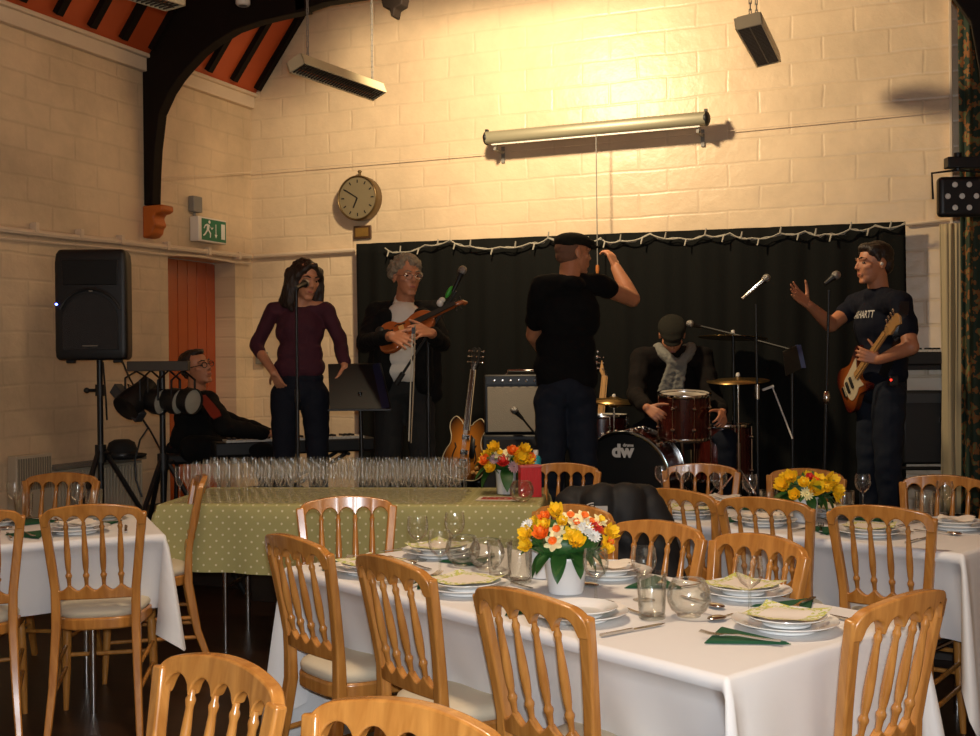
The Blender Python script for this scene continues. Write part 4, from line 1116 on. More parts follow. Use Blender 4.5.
for i, (x, yw) in enumerate(((-.055, 68), (.055, 66), (.14, 62))):
    o = LS + Matrix.Rotation(CT, 3, 'Z') @ V((x, 0, 0)); z = 1.205
    c = thing('can_lamp', ['black can lamp with pale lens hung nearest the stand pole', 'middle of the three pale-lensed can lamps under the crossbar', 'can lamp with pale lens at the right end of crossbar'][i], 'stage light', (o.x, o.y - .02, z), CT + R(yw), 'can lamps on the left lighting stand')
    T = Matrix.Rotation(PI / 2 + R(8), 4, 'X')
    b = MB(); b.lathe([(0, -.06), (.04, -.06), (.06, -.05), (.068, 0), (.080, .03), (.080, .085), (.075, .085), (.074, .07)], 24, T); b.build('can', M['black'], c)
    b = MB(); b.lathe([(0, .078), (.05, .075), (.075, .070)], 24, T); b.build('lens', LENS, c)
    b = MB(); b.tube([(-.1, 0, 0), (-.1, 0, .12), (0, 0, .18), (.1, 0, .12), (.1, 0, 0)], .007, 6); b.build('yoke', M['blackm'], c)
o = LS + Matrix.Rotation(CT, 3, 'Z') @ V((-.15, -.02, 0))
c = thing('can_lamp', 'can lamp turned sideways with tilted grey box at left end of crossbar', 'stage light', (o.x, o.y, 1.22), CT - R(30), 'can lamps on the left lighting stand')
T = Matrix.Rotation(PI / 2 + R(35), 4, 'X')
b = MB(); b.lathe([(0, -.13), (.06, -.13), (.075, -.02), (.085, .03), (.085, .11), (.08, .11), (0, .09)], 24, T); b.build('can', M['black'], c)
b = MB(); b.tube([(-.095, 0, 0), (-.095, 0, .12), (0, 0, .16), (.095, 0, .12), (.095, 0, 0)], .007, 6); b.build('yoke', M['blackm'], c)
b = MB(); b.box((-.05, -.02, -.03), (.28, .06, .07), rot=Matrix.Rotation(R(40), 3, 'Y')); b.build('ballast_box', mat('ballast_grey', (.035, .036, .04), .4), c, bevel=.005)
b = MB(); wpt = lambda px, py: dp(px, py, 162)
for pth in ([(122, 360), (128, 375), (135, 388), (128, 384), (132, 398), (140, 415), (148, 428), (140, 440), (135, 460), (136, 480), (142, 497)], [(134, 395), (142, 418), (150, 430), (158, 445), (163, 455)], [(103, 362), (106, 400), (107, 420)]):
    b = MB(); b.tube([wpt(*q) for q in pth], .006, 6)
    tag(b.build('cable', M['black']), {11: 'black cable looping down between speaker stand and lighting stand', 5: 'short black cable hanging from the can lamps to the stand legs', 3: 'thin black cable hanging straight below the loudspeaker'}[len(pth)], 'cable')
# flat led lamp at the right edge
P = dp(958, 197, 200)
t = thing('lighting_bar', 'black horizontal lighting bar on its stand at the upper right edge', 'stand', (P.x, P.y, 0), CT)
b = MB(); b.box((.22, 0, P.z + .17), (.56, .06, .055)); b.build('crossbar', M['black'], t, bevel=.005)
b = MB(); b.cyl((.24, 0, .3), (.24, 0, P.z + .15), .018, n=12); b.build('pole', M['blackm'], t)
for k in range(3):
    q = R(-90 + 120 * k); b = MB(); b.tube([(.24, 0, .85), (.24 + .45 * math.cos(q), .45 * math.sin(q), .014)], .014, 8); b.build('leg', M['blackm'], t)
b = MB(); b.cyl((.0, 0, P.z + .19), (.0, 0, P.z + .22), .02); b.build('clamp', M['black'], t)
t = thing('led_lamp', 'flat black stage lamp with seven white lenses hanging at right edge', 'stage light', (P.x, P.y, P.z), CT)
b = MB(); b.box((.01, 0, 0), (.225, .06, .20)); b.build('housing', M['black'], t, bevel=.022, seg=4)
for x, z in [(0, 0)] + [(.071 * math.cos(R(60 * k)), .066 * math.sin(R(60 * k))) for k in range(6)]:
    b = MB(); b.lathe([(0, .006), (.012, .004), (.0145, 0)], 16, Matrix.Translation((x + .008, -.032, z)) @ Matrix.Rotation(PI / 2, 4, 'X')); b.build('lens', mat('led_lens', (.72, .70, .62), .3) if x == 0 and z == 0 else bpy.data.materials['led_lens'], t)
b = MB(); b.tube([(-.125, 0, -.01), (-.13, 0, .12), (.0, 0, .135), (.14, 0, .12), (.135, 0, -.01)], .006, 6); b.tube([(.0, 0, .13), (.0, 0, .16)], .012, 8); b.build('yoke', M['blackm'], t)
# --- microphones
MICG = mat('mic_grille', (.30, .29, .27), .35, .8, bump=.5, bscale=500)
def mic(parent, tip, tail, body=M['black']):
    tip = V(tip); tail = V(tail); d = (tip - tail).normalized()
    b = MB(); L_ = (tip - tail).length
    b.tube([tail, tail + d * (L_ - .05), tail + d * (L_ - .04)], [.010, .016, .022], 14); m_ = b.build('microphone_body', body, parent)
    b = MB(); q = d.to_track_quat('Z', 'Y').to_matrix()
    b.ell(tip - d * .022, (.026, .026, .028), rot=q, nu=14, nv=10); b.build('microphone_grille', MICG, m_)
def micstand(px, s, label, base='round', parts=(), zbase=SZ, rot=None):
    o = onfloor(px, s, zbase)
    t = thing('microphone_stand', label, 'microphone stand', tuple(o), CT)
    b = MB()
    if base == 'round': b.lathe([(0, .022), (.03, .022), (.12, .012), (.125, .004), (.12, 0), (0, 0)], 28)
    else: tripod(b, .30, .12, 3, R(100), .009)
    b.build('base', M['blackm'], t); return t, o
def loc(o, px, py, s):     # pixel to the thing's own frame, at s px/m
    q = dp(px, py, s) - o; return Matrix.Rotation(-CT, 3, 'Z') @ q
# woman's microphone
t, o = micstand(297, 176, 'slim microphone stand in front of the woman in the maroon top')
zt = loc(o, 297, 290, 176).z
b = MB(); b.cyl((0, 0, .02), (0, 0, .85), .011, n=10); b.cyl((0, 0, .83), (0, 0, zt), .008, n=10); b.build('pole', M['blackm'], t)
b = MB(); b.cyl((0, 0, .80), (0, 0, .87), .016, n=10); b.build('clutch', M['black'], t)
mic(t, loc(o, 306, 283, 174), loc(o, 296, 288, 180), M['black'])
# boom by the violinist
t, o = micstand(428, 172, 'boom microphone stand beside the violin player with green clip', 'tripod')
j = loc(o, 428, 333, 172)
b = MB(); b.cyl((0, 0, .1), (0, 0, .80), .011, n=10); b.cyl((0, 0, .78), j, .008, n=10); b.build('pole', M['blackm'], t)
b = MB(); b.cyl((0, 0, .76), (0, 0, .82), .016, n=10); b.ell(j, (.022, .022, .022)); b.build('clutch', M['black'], t)
A = loc(o, 396, 384, 172); B_ = loc(o, 456, 291, 174)
b = MB(); b.tube([A, B_], .008, 8); b.tube([A, A + (B_ - A) * .12], .016, 8); b.build('boom_arm', M['blackm'], t)
mic(t, loc(o, 464, 267, 174), loc(o, 453, 292, 174))
b = MB(); q = loc(o, 449, 292, 172); b.ell(q, (.014, .014, .04), rot=Matrix.Rotation(.5, 3, 'Y')); b.build('green_clip', mat('green_clip', (.04, .35, .03), .4), t)
b = MB(); q = loc(o, 440, 303, 172); b.ell(q, (.02, .018, .022)); q = loc(o, 442, 300, 172); b.ell(q, (.02, .018, .016)); b.build('white_clip', M['white'], t)
# small microphone at the amplifier
t, o = micstand(540, 150, 'low microphone stand pointing a small microphone at the amplifier', 'tripod')
A = loc(o, 540, 440, 150); B_ = loc(o, 518, 413, 150)
b = MB(); b.cyl((0, 0, .1), A, .009, n=8); b.tube([A, B_], .007, 8); b.build('pole', M['blackm'], t)
mic(t, loc(o, 512, 408, 150), loc(o, 523, 419, 150))
# microphone on the drummer's right
t, o = micstand(757, 160, 'tall microphone stand with long silver microphone right of the drummer', 'round')
j = loc(o, 756, 304, 160)
b = MB(); b.cyl((0, 0, .02), (0, 0, .8), .011, n=10); b.cyl((0, 0, .78), j, .008, n=10); b.build('pole', M['blackm'], t)
b = MB(); b.cyl((0, 0, .77), (0, 0, .86), .015, n=10); b.build('clutch', M['chrome'], t)
mic(t, loc(o, 769, 276, 160), loc(o, 742, 299, 160), M['steel'])
# singer's microphone on the right
t, o = micstand(822, 170, 'leaning microphone stand in front of the bass player with raised hand', 'round')
j = loc(o, 829, 290, 172)
b = MB(); k_ = V((0, 0, .02)).lerp(j, .55); b.tube([(0, 0, .02), k_], .012, 10); b.tube([k_, j], .008, 10); b.build('pole', M['blackm'], t)
b = MB(); b.ell(k_, (.02, .02, .045)); b.build('clutch', M['chrome'], t)
mic(t, loc(o, 839, 273, 172), loc(o, 825, 284, 172))
# drummer's boom
t, o = micstand(735, 152, 'boom microphone reaching in towards the drummer from the right', 'round')
j = loc(o, 733, 334, 152)
b = MB(); b.cyl((0, 0, .02), j, .010, n=10); b.build('pole', M['blackm'], t)
b = MB(); b.tube([loc(o, 800, 352, 158), j, loc(o, 700, 326, 150)], .008, 8); b.build('boom_arm', M['blackm'], t)
mic(t, loc(o, 687, 323, 150), loc(o, 702, 327, 150))
# music stand
o = onfloor(362, 172, SZ)
t = thing('music_stand', 'black music stand with wide desk between the woman and the violinist', 'music stand', tuple(o), CT)
b = MB(); b.cyl((0, 0, .1), loc(o, 360, 392, 172), .012, n=10); b.build('pole', M['blackm'], t)
for k in range(3):
    q = R(-90 + 120 * k); b = MB(); b.tube([(0, 0, .2), (.25 * math.cos(q), .25 * math.sin(q), .01)], .009, 8); b.build('leg', M['blackm'], t)
pts = [loc(o, 328, 365, 168), loc(o, 381, 364, 168), loc(o, 391, 408, 174), loc(o, 330, 411, 174)]
nr = V((0, .012, .006))
b = MB(); b.add(pts + [p + nr for p in pts], [(0, 1, 2, 3), (7, 6, 5, 4), (0, 4, 5, 1), (1, 5, 6, 2), (2, 6, 7, 3), (3, 7, 4, 0)]); b.build('desk', M['black'], t, smooth=False)
b = MB(); b.rod([pts[1] + V((-.03, -.004, 0)), pts[2] + V((-.03, -.004, 0.0))], .045, .003, up=(0, 1, 0)); b.build('blue_folder_edge', mat('blue_edge', (.008, .012, .04), .5), t)
b = MB(); b.box(tuple((pts[2] + pts[3]) / 2 + V((0, -.03, 0))), (.36, .06, .01)); b.build('ledge', M['black'], t)
# --- guitars
def outline_smooth(pts, n=6):
    out = []; m = len(pts)
    for i in range(m):
        p0, p1, p2, p3 = pts[i - 1], pts[i], pts[(i + 1) % m], pts[(i + 2) % m]
        for k in range(n):
            u = k / n
            out.append(tuple(.5 * ((2 * p1[d]) + (-p0[d] + p2[d]) * u + (2 * p0[d] - 5 * p1[d] + 4 * p2[d] - p3[d]) * u * u + (-p0[d] + 3 * p1[d] - 3 * p2[d] + p3[d]) * u ** 3) for d in (0, 1)))
    return out
def sunburst(name, c0, c1, r0, r1, zc, rough=.2):
    m = bpy.data.materials.new(name); m.use_nodes = True
    nt = m.node_tree; N = nt.nodes; L = nt.links; b = N['Principled BSDF']
    tc = N.new('ShaderNodeTexCoord'); mp = N.new('ShaderNodeMapping'); mp.inputs['Location'].default_value = (0, 0, -zc); mp.inputs['Scale'].default_value = (1, 0, .85)
    L.new(tc.outputs['Object'], mp.inputs['Vector'])
    ln = N.new('ShaderNodeVectorMath'); ln.operation = 'LENGTH'; L.new(mp.outputs['Vector'], ln.inputs[0])
    rp = N.new('ShaderNodeValToRGB'); rp.color_ramp.elements[0].position = r0; rp.color_ramp.elements[0].color = (*c0, 1); rp.color_ramp.elements[1].position = r1; rp.color_ramp.elements[1].color = (*c1, 1)
    L.new(ln.outputs['Value'], rp.inputs['Fac']); L.new(rp.outputs['Color'], b.inputs['Base Color']); b.inputs['Roughness'].default_value = rough
    return m
ROSE = mat('rosewood', (.035, .016, .009), .45); MAPLE = mat('maple_neck', (.55, .30, .10), .3); IVORY = mat('ivory_binding', (.62, .52, .34), .4)
def make_guitar(root, kind):
    """upright, front faces -y, z up, base of body at z=0"""
    if kind == 'archtop':
        half = [(0, 0), (.12, .008), (.19, .06), (.205, .13), (.18, .20), (.145, .255), (.142, .31), (.165, .37), (.158, .42), (.115, .455), (.06, .425), (.035, .40)]
        poly = outline_smooth(half + [(-x, z) for x, z in reversed(half[1:])], 5); th = .042; bm_ = sunburst('tobacco_sunburst', (.62, .22, .03), (.03, .010, .004), .06, .21, .2)
    else:
        poly = outline_smooth([(0, 0), (.11, .0), (.155, .05), (.16, .12), (.135, .19), (.12, .25), (.135, .31), (.155, .38), (.135, .415), (.10, .38), (.05, .335), (-.04, .335), (-.10, .40), (-.145, .46), (-.165, .43), (-.15, .35), (-.125, .27), (-.14, .19), (-.165, .12), (-.16, .05), (-.11, 0)], 5); th = .042
        bm_ = sunburst('red_sunburst', (.45, .12, .02), (.06, .006, .004), .05, .2, .18)
    b = MB(); b.prism(poly, -th / 2, th / 2); body = b.build('body', bm_, root, bevel=.010, seg=3, ang=60)
    f = -th / 2
    if kind == 'archtop':
        b = MB(); n = len(poly); b.tube([(x * .99, f - .001, .2 + (z - .2) * .99) for x, z in poly] + [(poly[0][0], f - .001, poly[0][1])], .0035, 5); b.build('binding', IVORY, body)
        for s in (-1, 1):
            b = MB(); b.tube([(s * .10, f - .002, .13), (s * .112, f - .002, .16), (s * .10, f - .002, .2), (s * .085, f - .002, .235), (s * .10, f - .002, .26)], .005, 6); b.build('f_hole', M['black'], body)
        for z in (.2, .31):
            b = MB(); b.box((0, f - .006, z), (.07, .012, .036)); b.build('pickup', M['chrome'], body, bevel=.003)
        b = MB(); b.box((0, f - .012, .145), (.075, .014, .014)); b.box((0, f - .012, .085), (.09, .012, .012)); b.build('bridge', M['chrome'], body)
        for i, (x, z) in enumerate(((.13, .1), (.155, .14), (.10, .065), (.14, .065))):
            b = MB(); b.lathe([(0, .018), (.011, .017), (.014, 0)], 12, Matrix.Translation((x, f, z)) @ Matrix.Rotation(PI / 2, 4, 'X')); b.build('knob', MAPLE, body)
        nz0, nz1, hd = .36, .80, 'g'
        b = MB(); b.add([(.05, f - .012, .15), (.10, f - .012, .17), (.09, f - .012, .30), (.05, f - .012, .33)], [(0, 1, 2, 3)]); b.build('pickguard', M['black'], body, solid=.003)
    else:
        b = MB(); b.prism(outline_smooth([(-.06, .10), (.04, .09), (.10, .13), (.10, .22), (.08, .28), (.10, .35), (.05, .33), (-.03, .33), (-.10, .38), (-.09, .28), (-.08, .2)], 4), f - .004, f + .001); b.build('pickguard', IVORY, body)
        for z in (.14, .21): 
            b = MB(); b.box((0, f - .008, z), (.085, .014, .026)); b.build('pickup', M['black'], body, bevel=.003)
        b = MB(); b.box((0, f - .008, .07), (.08, .012, .03)); b.build('bridge', M['chrome'], body)
        nz0, nz1, hd = .30, .86, 'f'
    b = MB(); b.rod([(0, f - .004, nz0), (0, f - .004, nz1)], [.026, .022], .030, up=(0, 1, 0))
    b.rod([(0, f - .004, nz0), (0, f - .004, nz1)], [.056, .043], .014, up=(0, 1, 0)); nk = b.build('neck', ROSE if hd == 'g' else MAPLE, root, bevel=.002)
    b = MB(); b.rod([(0, f - .013, nz0), (0, f - .013, nz1)], [.056, .043], .004, up=(0, 1, 0)); b.build('fretboard', ROSE if hd == 'g' else MAPLE, nk)
    if hd == 'g':
        b = MB()
        for s in (-1, 1): b.tube([(s * .028, f - .012, nz0), (s * .0215, f - .012, nz1)], .003, 5)
        for k in range(9): b.box((0, f - .0155, nz0 + .03 + (nz1 - nz0 - .05) * k / 9), (.024, .001, .012))
        b.build('inlays', IVORY, nk)
    b = MB()
    for k in range(16): b.box((0, f - .0155, nz1 - (nz1 - nz0) * (1 - .9 ** (k * 1.2)) * 1.1), (.042, .0015, .002))
    b.build('frets', M['steel'], nk)
    b = MB()
    if hd == 'g': b.prism([(-.02, nz1), (.02, nz1), (.038, nz1 + .05), (.042, nz1 + .15), (.02, nz1 + .165), (0, nz1 + .155), (-.02, nz1 + .165), (-.042, nz1 + .15), (-.038, nz1 + .05)], f - .008, f + .008)
    else: b.prism([(-.021, nz1), (.021, nz1), (.03, nz1 + .03), (.045, nz1 + .045), (.04, nz1 + .15), (.06, nz1 + .2), (.02, nz1 + .225), (-.025, nz1 + .2), (-.04, nz1 + .03)], f - .008, f + .008)
    h = b.build('headstock', M['black'] if hd == 'g' else MAPLE, nk, bevel=.002, smooth=False)
    for k in range(6 if hd == 'g' else 4):
        s, z = ((-1 if k < 3 else 1), nz1 + .055 + .04 * (k % 3)) if hd == 'g' else (-1, nz1 + .05 + .04 * k)
        b = MB(); b.cyl((s * .038, f, z), (s * .058, f, z), .004); b.ell((s * .066, f, z), (.011, .006, .009 if hd == 'g' else .013)); b.cyl((s * .022, f - .008, z), (s * .022, f - .020, z), .005); b.build('tuner', M['chrome'], h)
    b = MB()
    for k in range(6 if hd == 'g' else 4):
        x = (-.0175 + .007 * k) if hd == 'g' else (-.015 + .010 * k)
        b.tube([(x, f - .019, .085), (x * .85, f - .018, nz1), (x * 1.2, f - .014, nz1 + .06)], .0008, 4)
    b.build('strings', M['steel'], nk)
GP = onfloor(464, 138, SZ)
t = thing('guitar_stand', 'low black guitar stand under the sunburst guitar', 'stand', (GP.x, GP.y, SZ), CT)
b = MB(); tripod(b, .17, .26, 3, R(-90), .009); b.tube([(-.1, -.09, .155), (-.1, .01, .15), (.1, .01, .15), (.1, -.09, .155)], .008, 8); b.tube([(0, .06, .25), (0, .1, .5)], .008, 8); b.tube([(0, 0.02, .15), (0, .06, .25)], .008); b.build('frame', M['blackm'], t)
g = thing('electric_guitar', 'sunburst hollow-body electric guitar standing upright left of the amplifier', 'guitar', (GP.x, GP.y - .03, SZ + .165), 0)
make_guitar(g, 'archtop'); g.rotation_euler = (R(-7), R(3.5), CT - R(38))
GP2 = onfloor(600, 141, SZ)
g = thing('electric_bass', 'pale-necked bass guitar standing behind the man in the flat cap', 'guitar', (GP2.x - .08, GP2.y + .05, SZ + .06), 0)
make_guitar(g, 'bass'); g.rotation_euler = (R(-8), R(7), CT)
# --- amplifier on a cabinet
AP = onfloor(524, 146, SZ)
t = thing('speaker_cabinet', 'black low cabinet carrying the guitar amplifier at the back of stage', 'speaker', tuple(AP), CT - R(4))
b = MB(); b.box((0, 0, .265), (.56, .32, .52)); b.build('case', M['black'], t, bevel=.012)
b = MB(); b.box((0, -.165, .265), (.5, .01, .46)); b.build('grille', GM, t)
t = thing('guitar_amplifier', 'guitar amplifier with pale grille cloth and black control panel', 'amplifier', (AP.x, AP.y, SZ + .53), CT - R(4))
b = MB(); b.box((0, .02, .20), (.54, .25, .40)); b.build('case', M['black'], t, bevel=.012)
b = MB(); b.box((0, -.108, .165), (.49, .01, .305)); b.build('grille', mat('amp_grille_cloth', (.30, .26, .20), .8, bump=.3, bscale=200), t, bevel=.003)
b = MB(); b.box((0, -.109, .36), (.5, .008, .05)); b.build('control_panel', M['blackm'], t)
for k in range(8):
    b = MB(); b.lathe([(0, .016), (.009, .015), (.011, 0)], 12, Matrix.Translation((-.2 + k * .055, -.113, .36)) @ Matrix.Rotation(PI / 2, 4, 'X')); b.build('knob', M['chrome'], t)
b = MB(); b.tube([(-.12, .02, .40), (-.11, .02, .425), (.11, .02, .425), (.12, .02, .40)], .012, 8); b.build('handle', M['chrome'], t)
# --- drum kit
WINE = woodmat('wine_red_lacquer', (.045, .006, .004), (.075, .010, .006), .2, 4, (1, 1, .3), .6)
def drum_shell(root, r, h, T, lugs=8, head=None):
    b = MB(); b.lathe([(r, .012), (r, h - .012)], 48, T); b.build('shell', WINE, root)
    hm = head or mat('drum_head', (.55, .5, .42), .5)
    for z0 in (0, h):
        b = MB(); b.lathe([(r - .004, z0 - .008), (r + .010, z0 - .008), (r + .012, z0), (r + .010, z0 + .012), (r - .004, z0 + .012)], 48, T); b.build('hoop', M['chrome'], root)
    for z0 in (.004, h - .004):
        b = MB(); b.lathe([(0, z0), (r - .002, z0)], 48, T); b.build('head', hm, root)
    for k in range(lugs):
        q = 2 * PI * k / lugs + .2
        b = MB(); b.tube([T @ V(((r + .012) * math.cos(q), (r + .012) * math.sin(q), .0)), T @ V(((r + .012) * math.cos(q), (r + .012) * math.sin(q), h))], .0035, 6)
        for z in (.07, h - .07): b.ell(T @ V(((r + .010) * math.cos(q), (r + .010) * math.sin(q), z)), (.015, .015, .015), nu=8, nv=6)
        b.build('lug', M['chrome'], root)
DP_ = onfloor(623, 164, SZ)
BR = .284
ax = R(22)     # drum points left of the hall camera
t = thing('bass_drum', 'big black-fronted bass drum lettered dw at the front of the kit', 'drum', (DP_.x, DP_.y, SZ + BR + .016), CT)
Td = Matrix.Rotation(-ax, 4, 'Z') @ Matrix.Rotation(PI / 2, 4, 'X')
b = MB(); b.lathe([(BR - .01, -.40), (BR - .01, -.02)], 56, Td); b.build('shell', WINE, t)
HOOP = mat('black_lacquer', (.008, .008, .008), .15, coat=.5)
for z0 in (0, -.42):
    b = MB(); b.lathe([(BR - .014, z0 - .018), (BR + .006, z0 - .018), (BR + .006, z0 + .018), (BR - .012, z0 + .018)], 56, Td); h = b.build('hoop', HOOP, t, bevel=.003)
    b = MB(); b.lathe([(BR - .016, z0 + .018), (BR - .006, z0 + .0205), (BR + .004, z0 + .018)], 56, Td); b.build('metal_rim', M['chrome'], h)
b = MB(); b.lathe([(0, .006), (BR - .014, .006)], 56, Td); hd_ = b.build('front_head', mat('black_drum_head', (.007, .007, .007), .3), t)
b = MB(); b.lathe([(0, -.41), (BR - .014, -.41)], 56, Td); b.build('rear_head', mat('rear_drum_head', (.5, .45, .38), .5), t)
for k in range(10):
    q = 2 * PI * k / 10 + .15; rr = BR + .014
    b = MB(); b.tube([Td @ V((rr * math.cos(q), rr * math.sin(q), .02)), Td @ V((rr * math.cos(q), rr * math.sin(q), -.44))], .004, 6)
    for z in (-.12, -.30): b.ell(Td @ V(((rr - .008) * math.cos(q), (rr - .008) * math.sin(q), z)), (.016, .016, .02), nu=8, nv=6)
    b.box(Td @ V((rr * math.cos(q), rr * math.sin(q), 0)), (.02, .02, .02)); b.build('lug', M['chrome'], t)
LW = mat('drum_lettering', (.60, .58, .55), .5)
Tl = Matrix.Rotation(-ax, 4, 'Z') @ Matrix.Translation((-.005, -.009, .165)) @ Matrix.Rotation(PI / 2, 4, 'X')
text_mesh('dw', .108, LW, hd_, Tl, bold=.005)
text_mesh('drums', .026, LW, hd_, Tl @ Matrix.Translation((.036, .038, 0)), bold=.001)
for s in (-1, 1):
    b = MB(); b.tube([Td @ V((s * BR * .75, -BR * .6, -.15)), Td @ V((s * (BR + .1), -BR - .005, -.02))], .008, 8); b.build('spur', M['chrome'], t)
# rack tom
TP = dp(684, 415, 160)
t = thing('rack_tom', 'wine red tom drum with chrome rims above the bass drum', 'drum', tuple(TP), CT)
T = Matrix.Rotation(R(6), 4, 'X') @ Matrix.Translation((0, 0, -.14))
drum_shell(t, .158, .27, T, 8)
b = MB(); b.tube([(.0, .17, .0), (0.03, .30, -.05), (.05, .34, -(TP.z - SZ) + .02)], .013, 8); b.tube([(.05, .34, -(TP.z - SZ) + .3), (.25, .40, -(TP.z - SZ) + .01)], .008); b.tube([(.05, .34, -(TP.z - SZ) + .3), (-.15, .42, -(TP.z - SZ) + .01)], .008); b.tube([(.05, .34, -(TP.z - SZ) + .3), (.05, .62, -(TP.z - SZ) + .01)], .008); b.build('mount', M['chrome'], t)
# floor tom and snare
FP = onfloor(722, 150, SZ)
t = thing('floor_tom', 'dark floor tom on chrome legs at the right of the kit', 'drum', (FP.x, FP.y, SZ + .22), CT)
drum_shell(t, .19, .36, Matrix.Identity(4), 8)
for k in range(3):
    q = R(30 + 120 * k); b = MB(); b.tube([(.215 * math.cos(q), .215 * math.sin(q), .2), (.215 * math.cos(q), .215 * math.sin(q), -.10), (.24 * math.cos(q), .24 * math.sin(q), -.21)], .007, 8); b.build('leg', M['chrome'], t)
SP_ = onfloor(601, 146, SZ)
t = thing('snare_drum', 'shallow snare drum on its stand at the left of the kit', 'drum', (SP_.x, SP_.y, SZ + .50), CT)
drum_shell(t, .178, .14, Matrix.Identity(4), 8)
b = MB(); b.cyl((0, 0, -.02), (0, 0, -.35), .011)
for k in range(3):
    q = R(90 + 120 * k); b.tube([(0, 0, -.25), (.22 * math.cos(q), .22 * math.sin(q), -.49)], .008); b.tube([(0, 0, -.12), (.16 * math.cos(q), .16 * math.sin(q), -.01)], .007)
b.build('stand', M['chrome'], t)
BRASS = mat('cymbal_bronze', (.30, .19, .07), .3, .9)
def cymbal(px, py, s, r, label, tilt=(0, 0), pair=False, off=0):
    P = dp(px, py, s)
    t = thing('cymbal', label, 'cymbal', tuple(P), CT, 'cymbals')
    T = Matrix.Rotation(R(tilt[0]), 4, 'X') @ Matrix.Rotation(R(tilt[1]), 4, 'Y')
    for k in range(2 if pair else 1):
        b = MB(); sg = -1 if k else 1
        b.lathe([(0, .026 * sg + (.012 if not k else -.012) * pair), (.02, .024 * sg + (.012 if not k else -.012) * pair), (.04, .012 * sg + (.012 if not k else -.012) * pair), (r, (.003 if not k else -.003) * pair)], 48, T); b.build('disc', BRASS, t, solid=.0015)
    h = P.z - SZ
    b = MB(); b.cyl((0, 0, .05), (0, 0, -h + .25), .008); b.cyl((0, 0, -h * .45), (0, 0, -h + .12), .014); b.build('pole', M['chrome'], t)
    b = MB(); b.lathe([(0, .055), (.012, .05), (.014, .03), (0, .028)], 12); b.build('felt_nut', M['white'], t)
    for k in range(3):
        q = R(70 + 120 * k); b = MB(); b.tube([(0, 0, -h + .32), (.28 * math.cos(q), .28 * math.sin(q), -h + .01)], .008); b.build('leg', M['chrome'], t)
cymbal(614, 402, 150, .19, 'pair of hi-hat cymbals seen edge-on left of the seated drummer', (4, 3), True)
cymbal(733, 338, 150, .23, 'upper crash cymbal on the tall chrome stand right of the drummer', (-3, 3))
cymbal(738, 381, 156, .20, 'lower cymbal below the crash cymbal right of the drummer', (5, -2))
# drum throne
DS = onfloor(672, 147.5, SZ)
t = thing('drum_stool', 'round black drum stool under the seated drummer', 'stool', tuple(DS), CT)
b = MB(); b.lathe([(0, .48), (.15, .48), (.165, .46), (.16, .42), (0, .41)], 28); b.build('seat', M['black'], t)
b = MB(); b.cyl((0, 0, .42), (0, 0, .15), .014); b.build('pole', M['chrome'], t)
for k in range(3):
    q = R(90 + 120 * k); b = MB(); b.tube([(0, 0, .25), (.24 * math.cos(q), .24 * math.sin(q), .01)], .009); b.build('leg', M['chrome'], t)
# --- tablet on a stand, right of drums
o = onfloor(792, 160, SZ)
t = thing('tablet_stand', 'thin stand holding a dark tablet with blue edge beside the bass player', 'music stand', tuple(o), CT)
pts = [loc(o, 783, 352, 160), loc(o, 798, 345, 158), loc(o, 803, 368, 160), loc(o, 786, 376, 162)]
b = MB(); b.add(pts + [p + V((.0, .012, .004)) for p in pts], [(0, 1, 2, 3), (7, 6, 5, 4), (0, 4, 5, 1), (1, 5, 6, 2), (2, 6, 7, 3), (3, 7, 4, 0)]); b.build('tablet', M['black'], t, smooth=False)
b = MB(); b.rod([pts[1] + V((0, -.004, 0)), pts[2] + V((0, -.004, 0))], .035, .004, up=(0, 1, 0)); b.build('blue_edge', mat('tablet_blue', (.03, .045, .11), .4), t)
b = MB(); b.cyl((0, 0, .1), loc(o, 793, 368, 160) + V((0, .02, 0)), .009); tripod(b, .22, .15, 3, R(90), .008); b.build('pole', M['blackm'], t)
b = MB(); q = loc(o, 768, 388, 158); b.box(q, (.075, .02, .014), rot=Matrix.Rotation(R(-20), 3, 'Y')); b.tube([q + V((.03, 0, 0)), (0, 0, .52)], .005); b.build('lamp_clip', M['white'], t)
# --- right-hand keyboard on a table with case below
KP = dp(925, 350, 152)
def keyboard(root, L_, W_, nk, T=Matrix.Identity(4)):
    b = MB(); b.box((0, 0, .045), (L_, W_, .09), T); b.build('case', M['black'], root, bevel=.012)
    kw = mat('white_keys', (.62, .58, .5), .35) if 'white_keys' not in bpy.data.materials else bpy.data.materials['white_keys']
    b = MB(); w_ = (L_ - .14) / nk
    for k in range(nk): b.box((-(L_ - .14) / 2 + w_ * (k + .5), -W_ / 2 + .075, .094), (w_ * .93, .14, .016), T)
    b.build('white_keys', kw, root)
    b = MB()
    for k in range(nk - 1):
        if k % 7 in (0, 1, 3, 4, 5): b.box((-(L_ - .14) / 2 + w_ * (k + 1), -W_ / 2 + .10, .107), (w_ * .55, .09, .014), T)
    b.build('black_keys', M['black'], root)
    b = MB()
    for k in range(10): b.box((-.3 + .06 * k, W_ / 2 - .07, .094), (.02, .02, .012), T)
    b.build('buttons', M['grey'], root)
KZ = KP.z - .10
t = thing('keyboard_stand', 'black folding stand and shelf carrying the right-hand keyboard', 'stand', (KP.x + .1, KP.y + .05, SZ), CT - R(4))
kh = KZ - SZ
b = MB(); b.box((0, 0, kh - .015), (.95, .26, .03)); b.build('shelf', M['black'], t)
for x in (-.42, .42):
    for y in (-.11, .11):
        b = MB(); b.cyl((x, y, 0), (x, y, kh - .03), .016); b.build('leg', M['blackm'], t)
b = MB(); b.cyl((-.42, -.11, .30), (.42, -.11, .30), .012); b.cyl((-.42, -.11, .20), (.42, -.11, .20), .012); b.build('rail', M['blackm'], t)
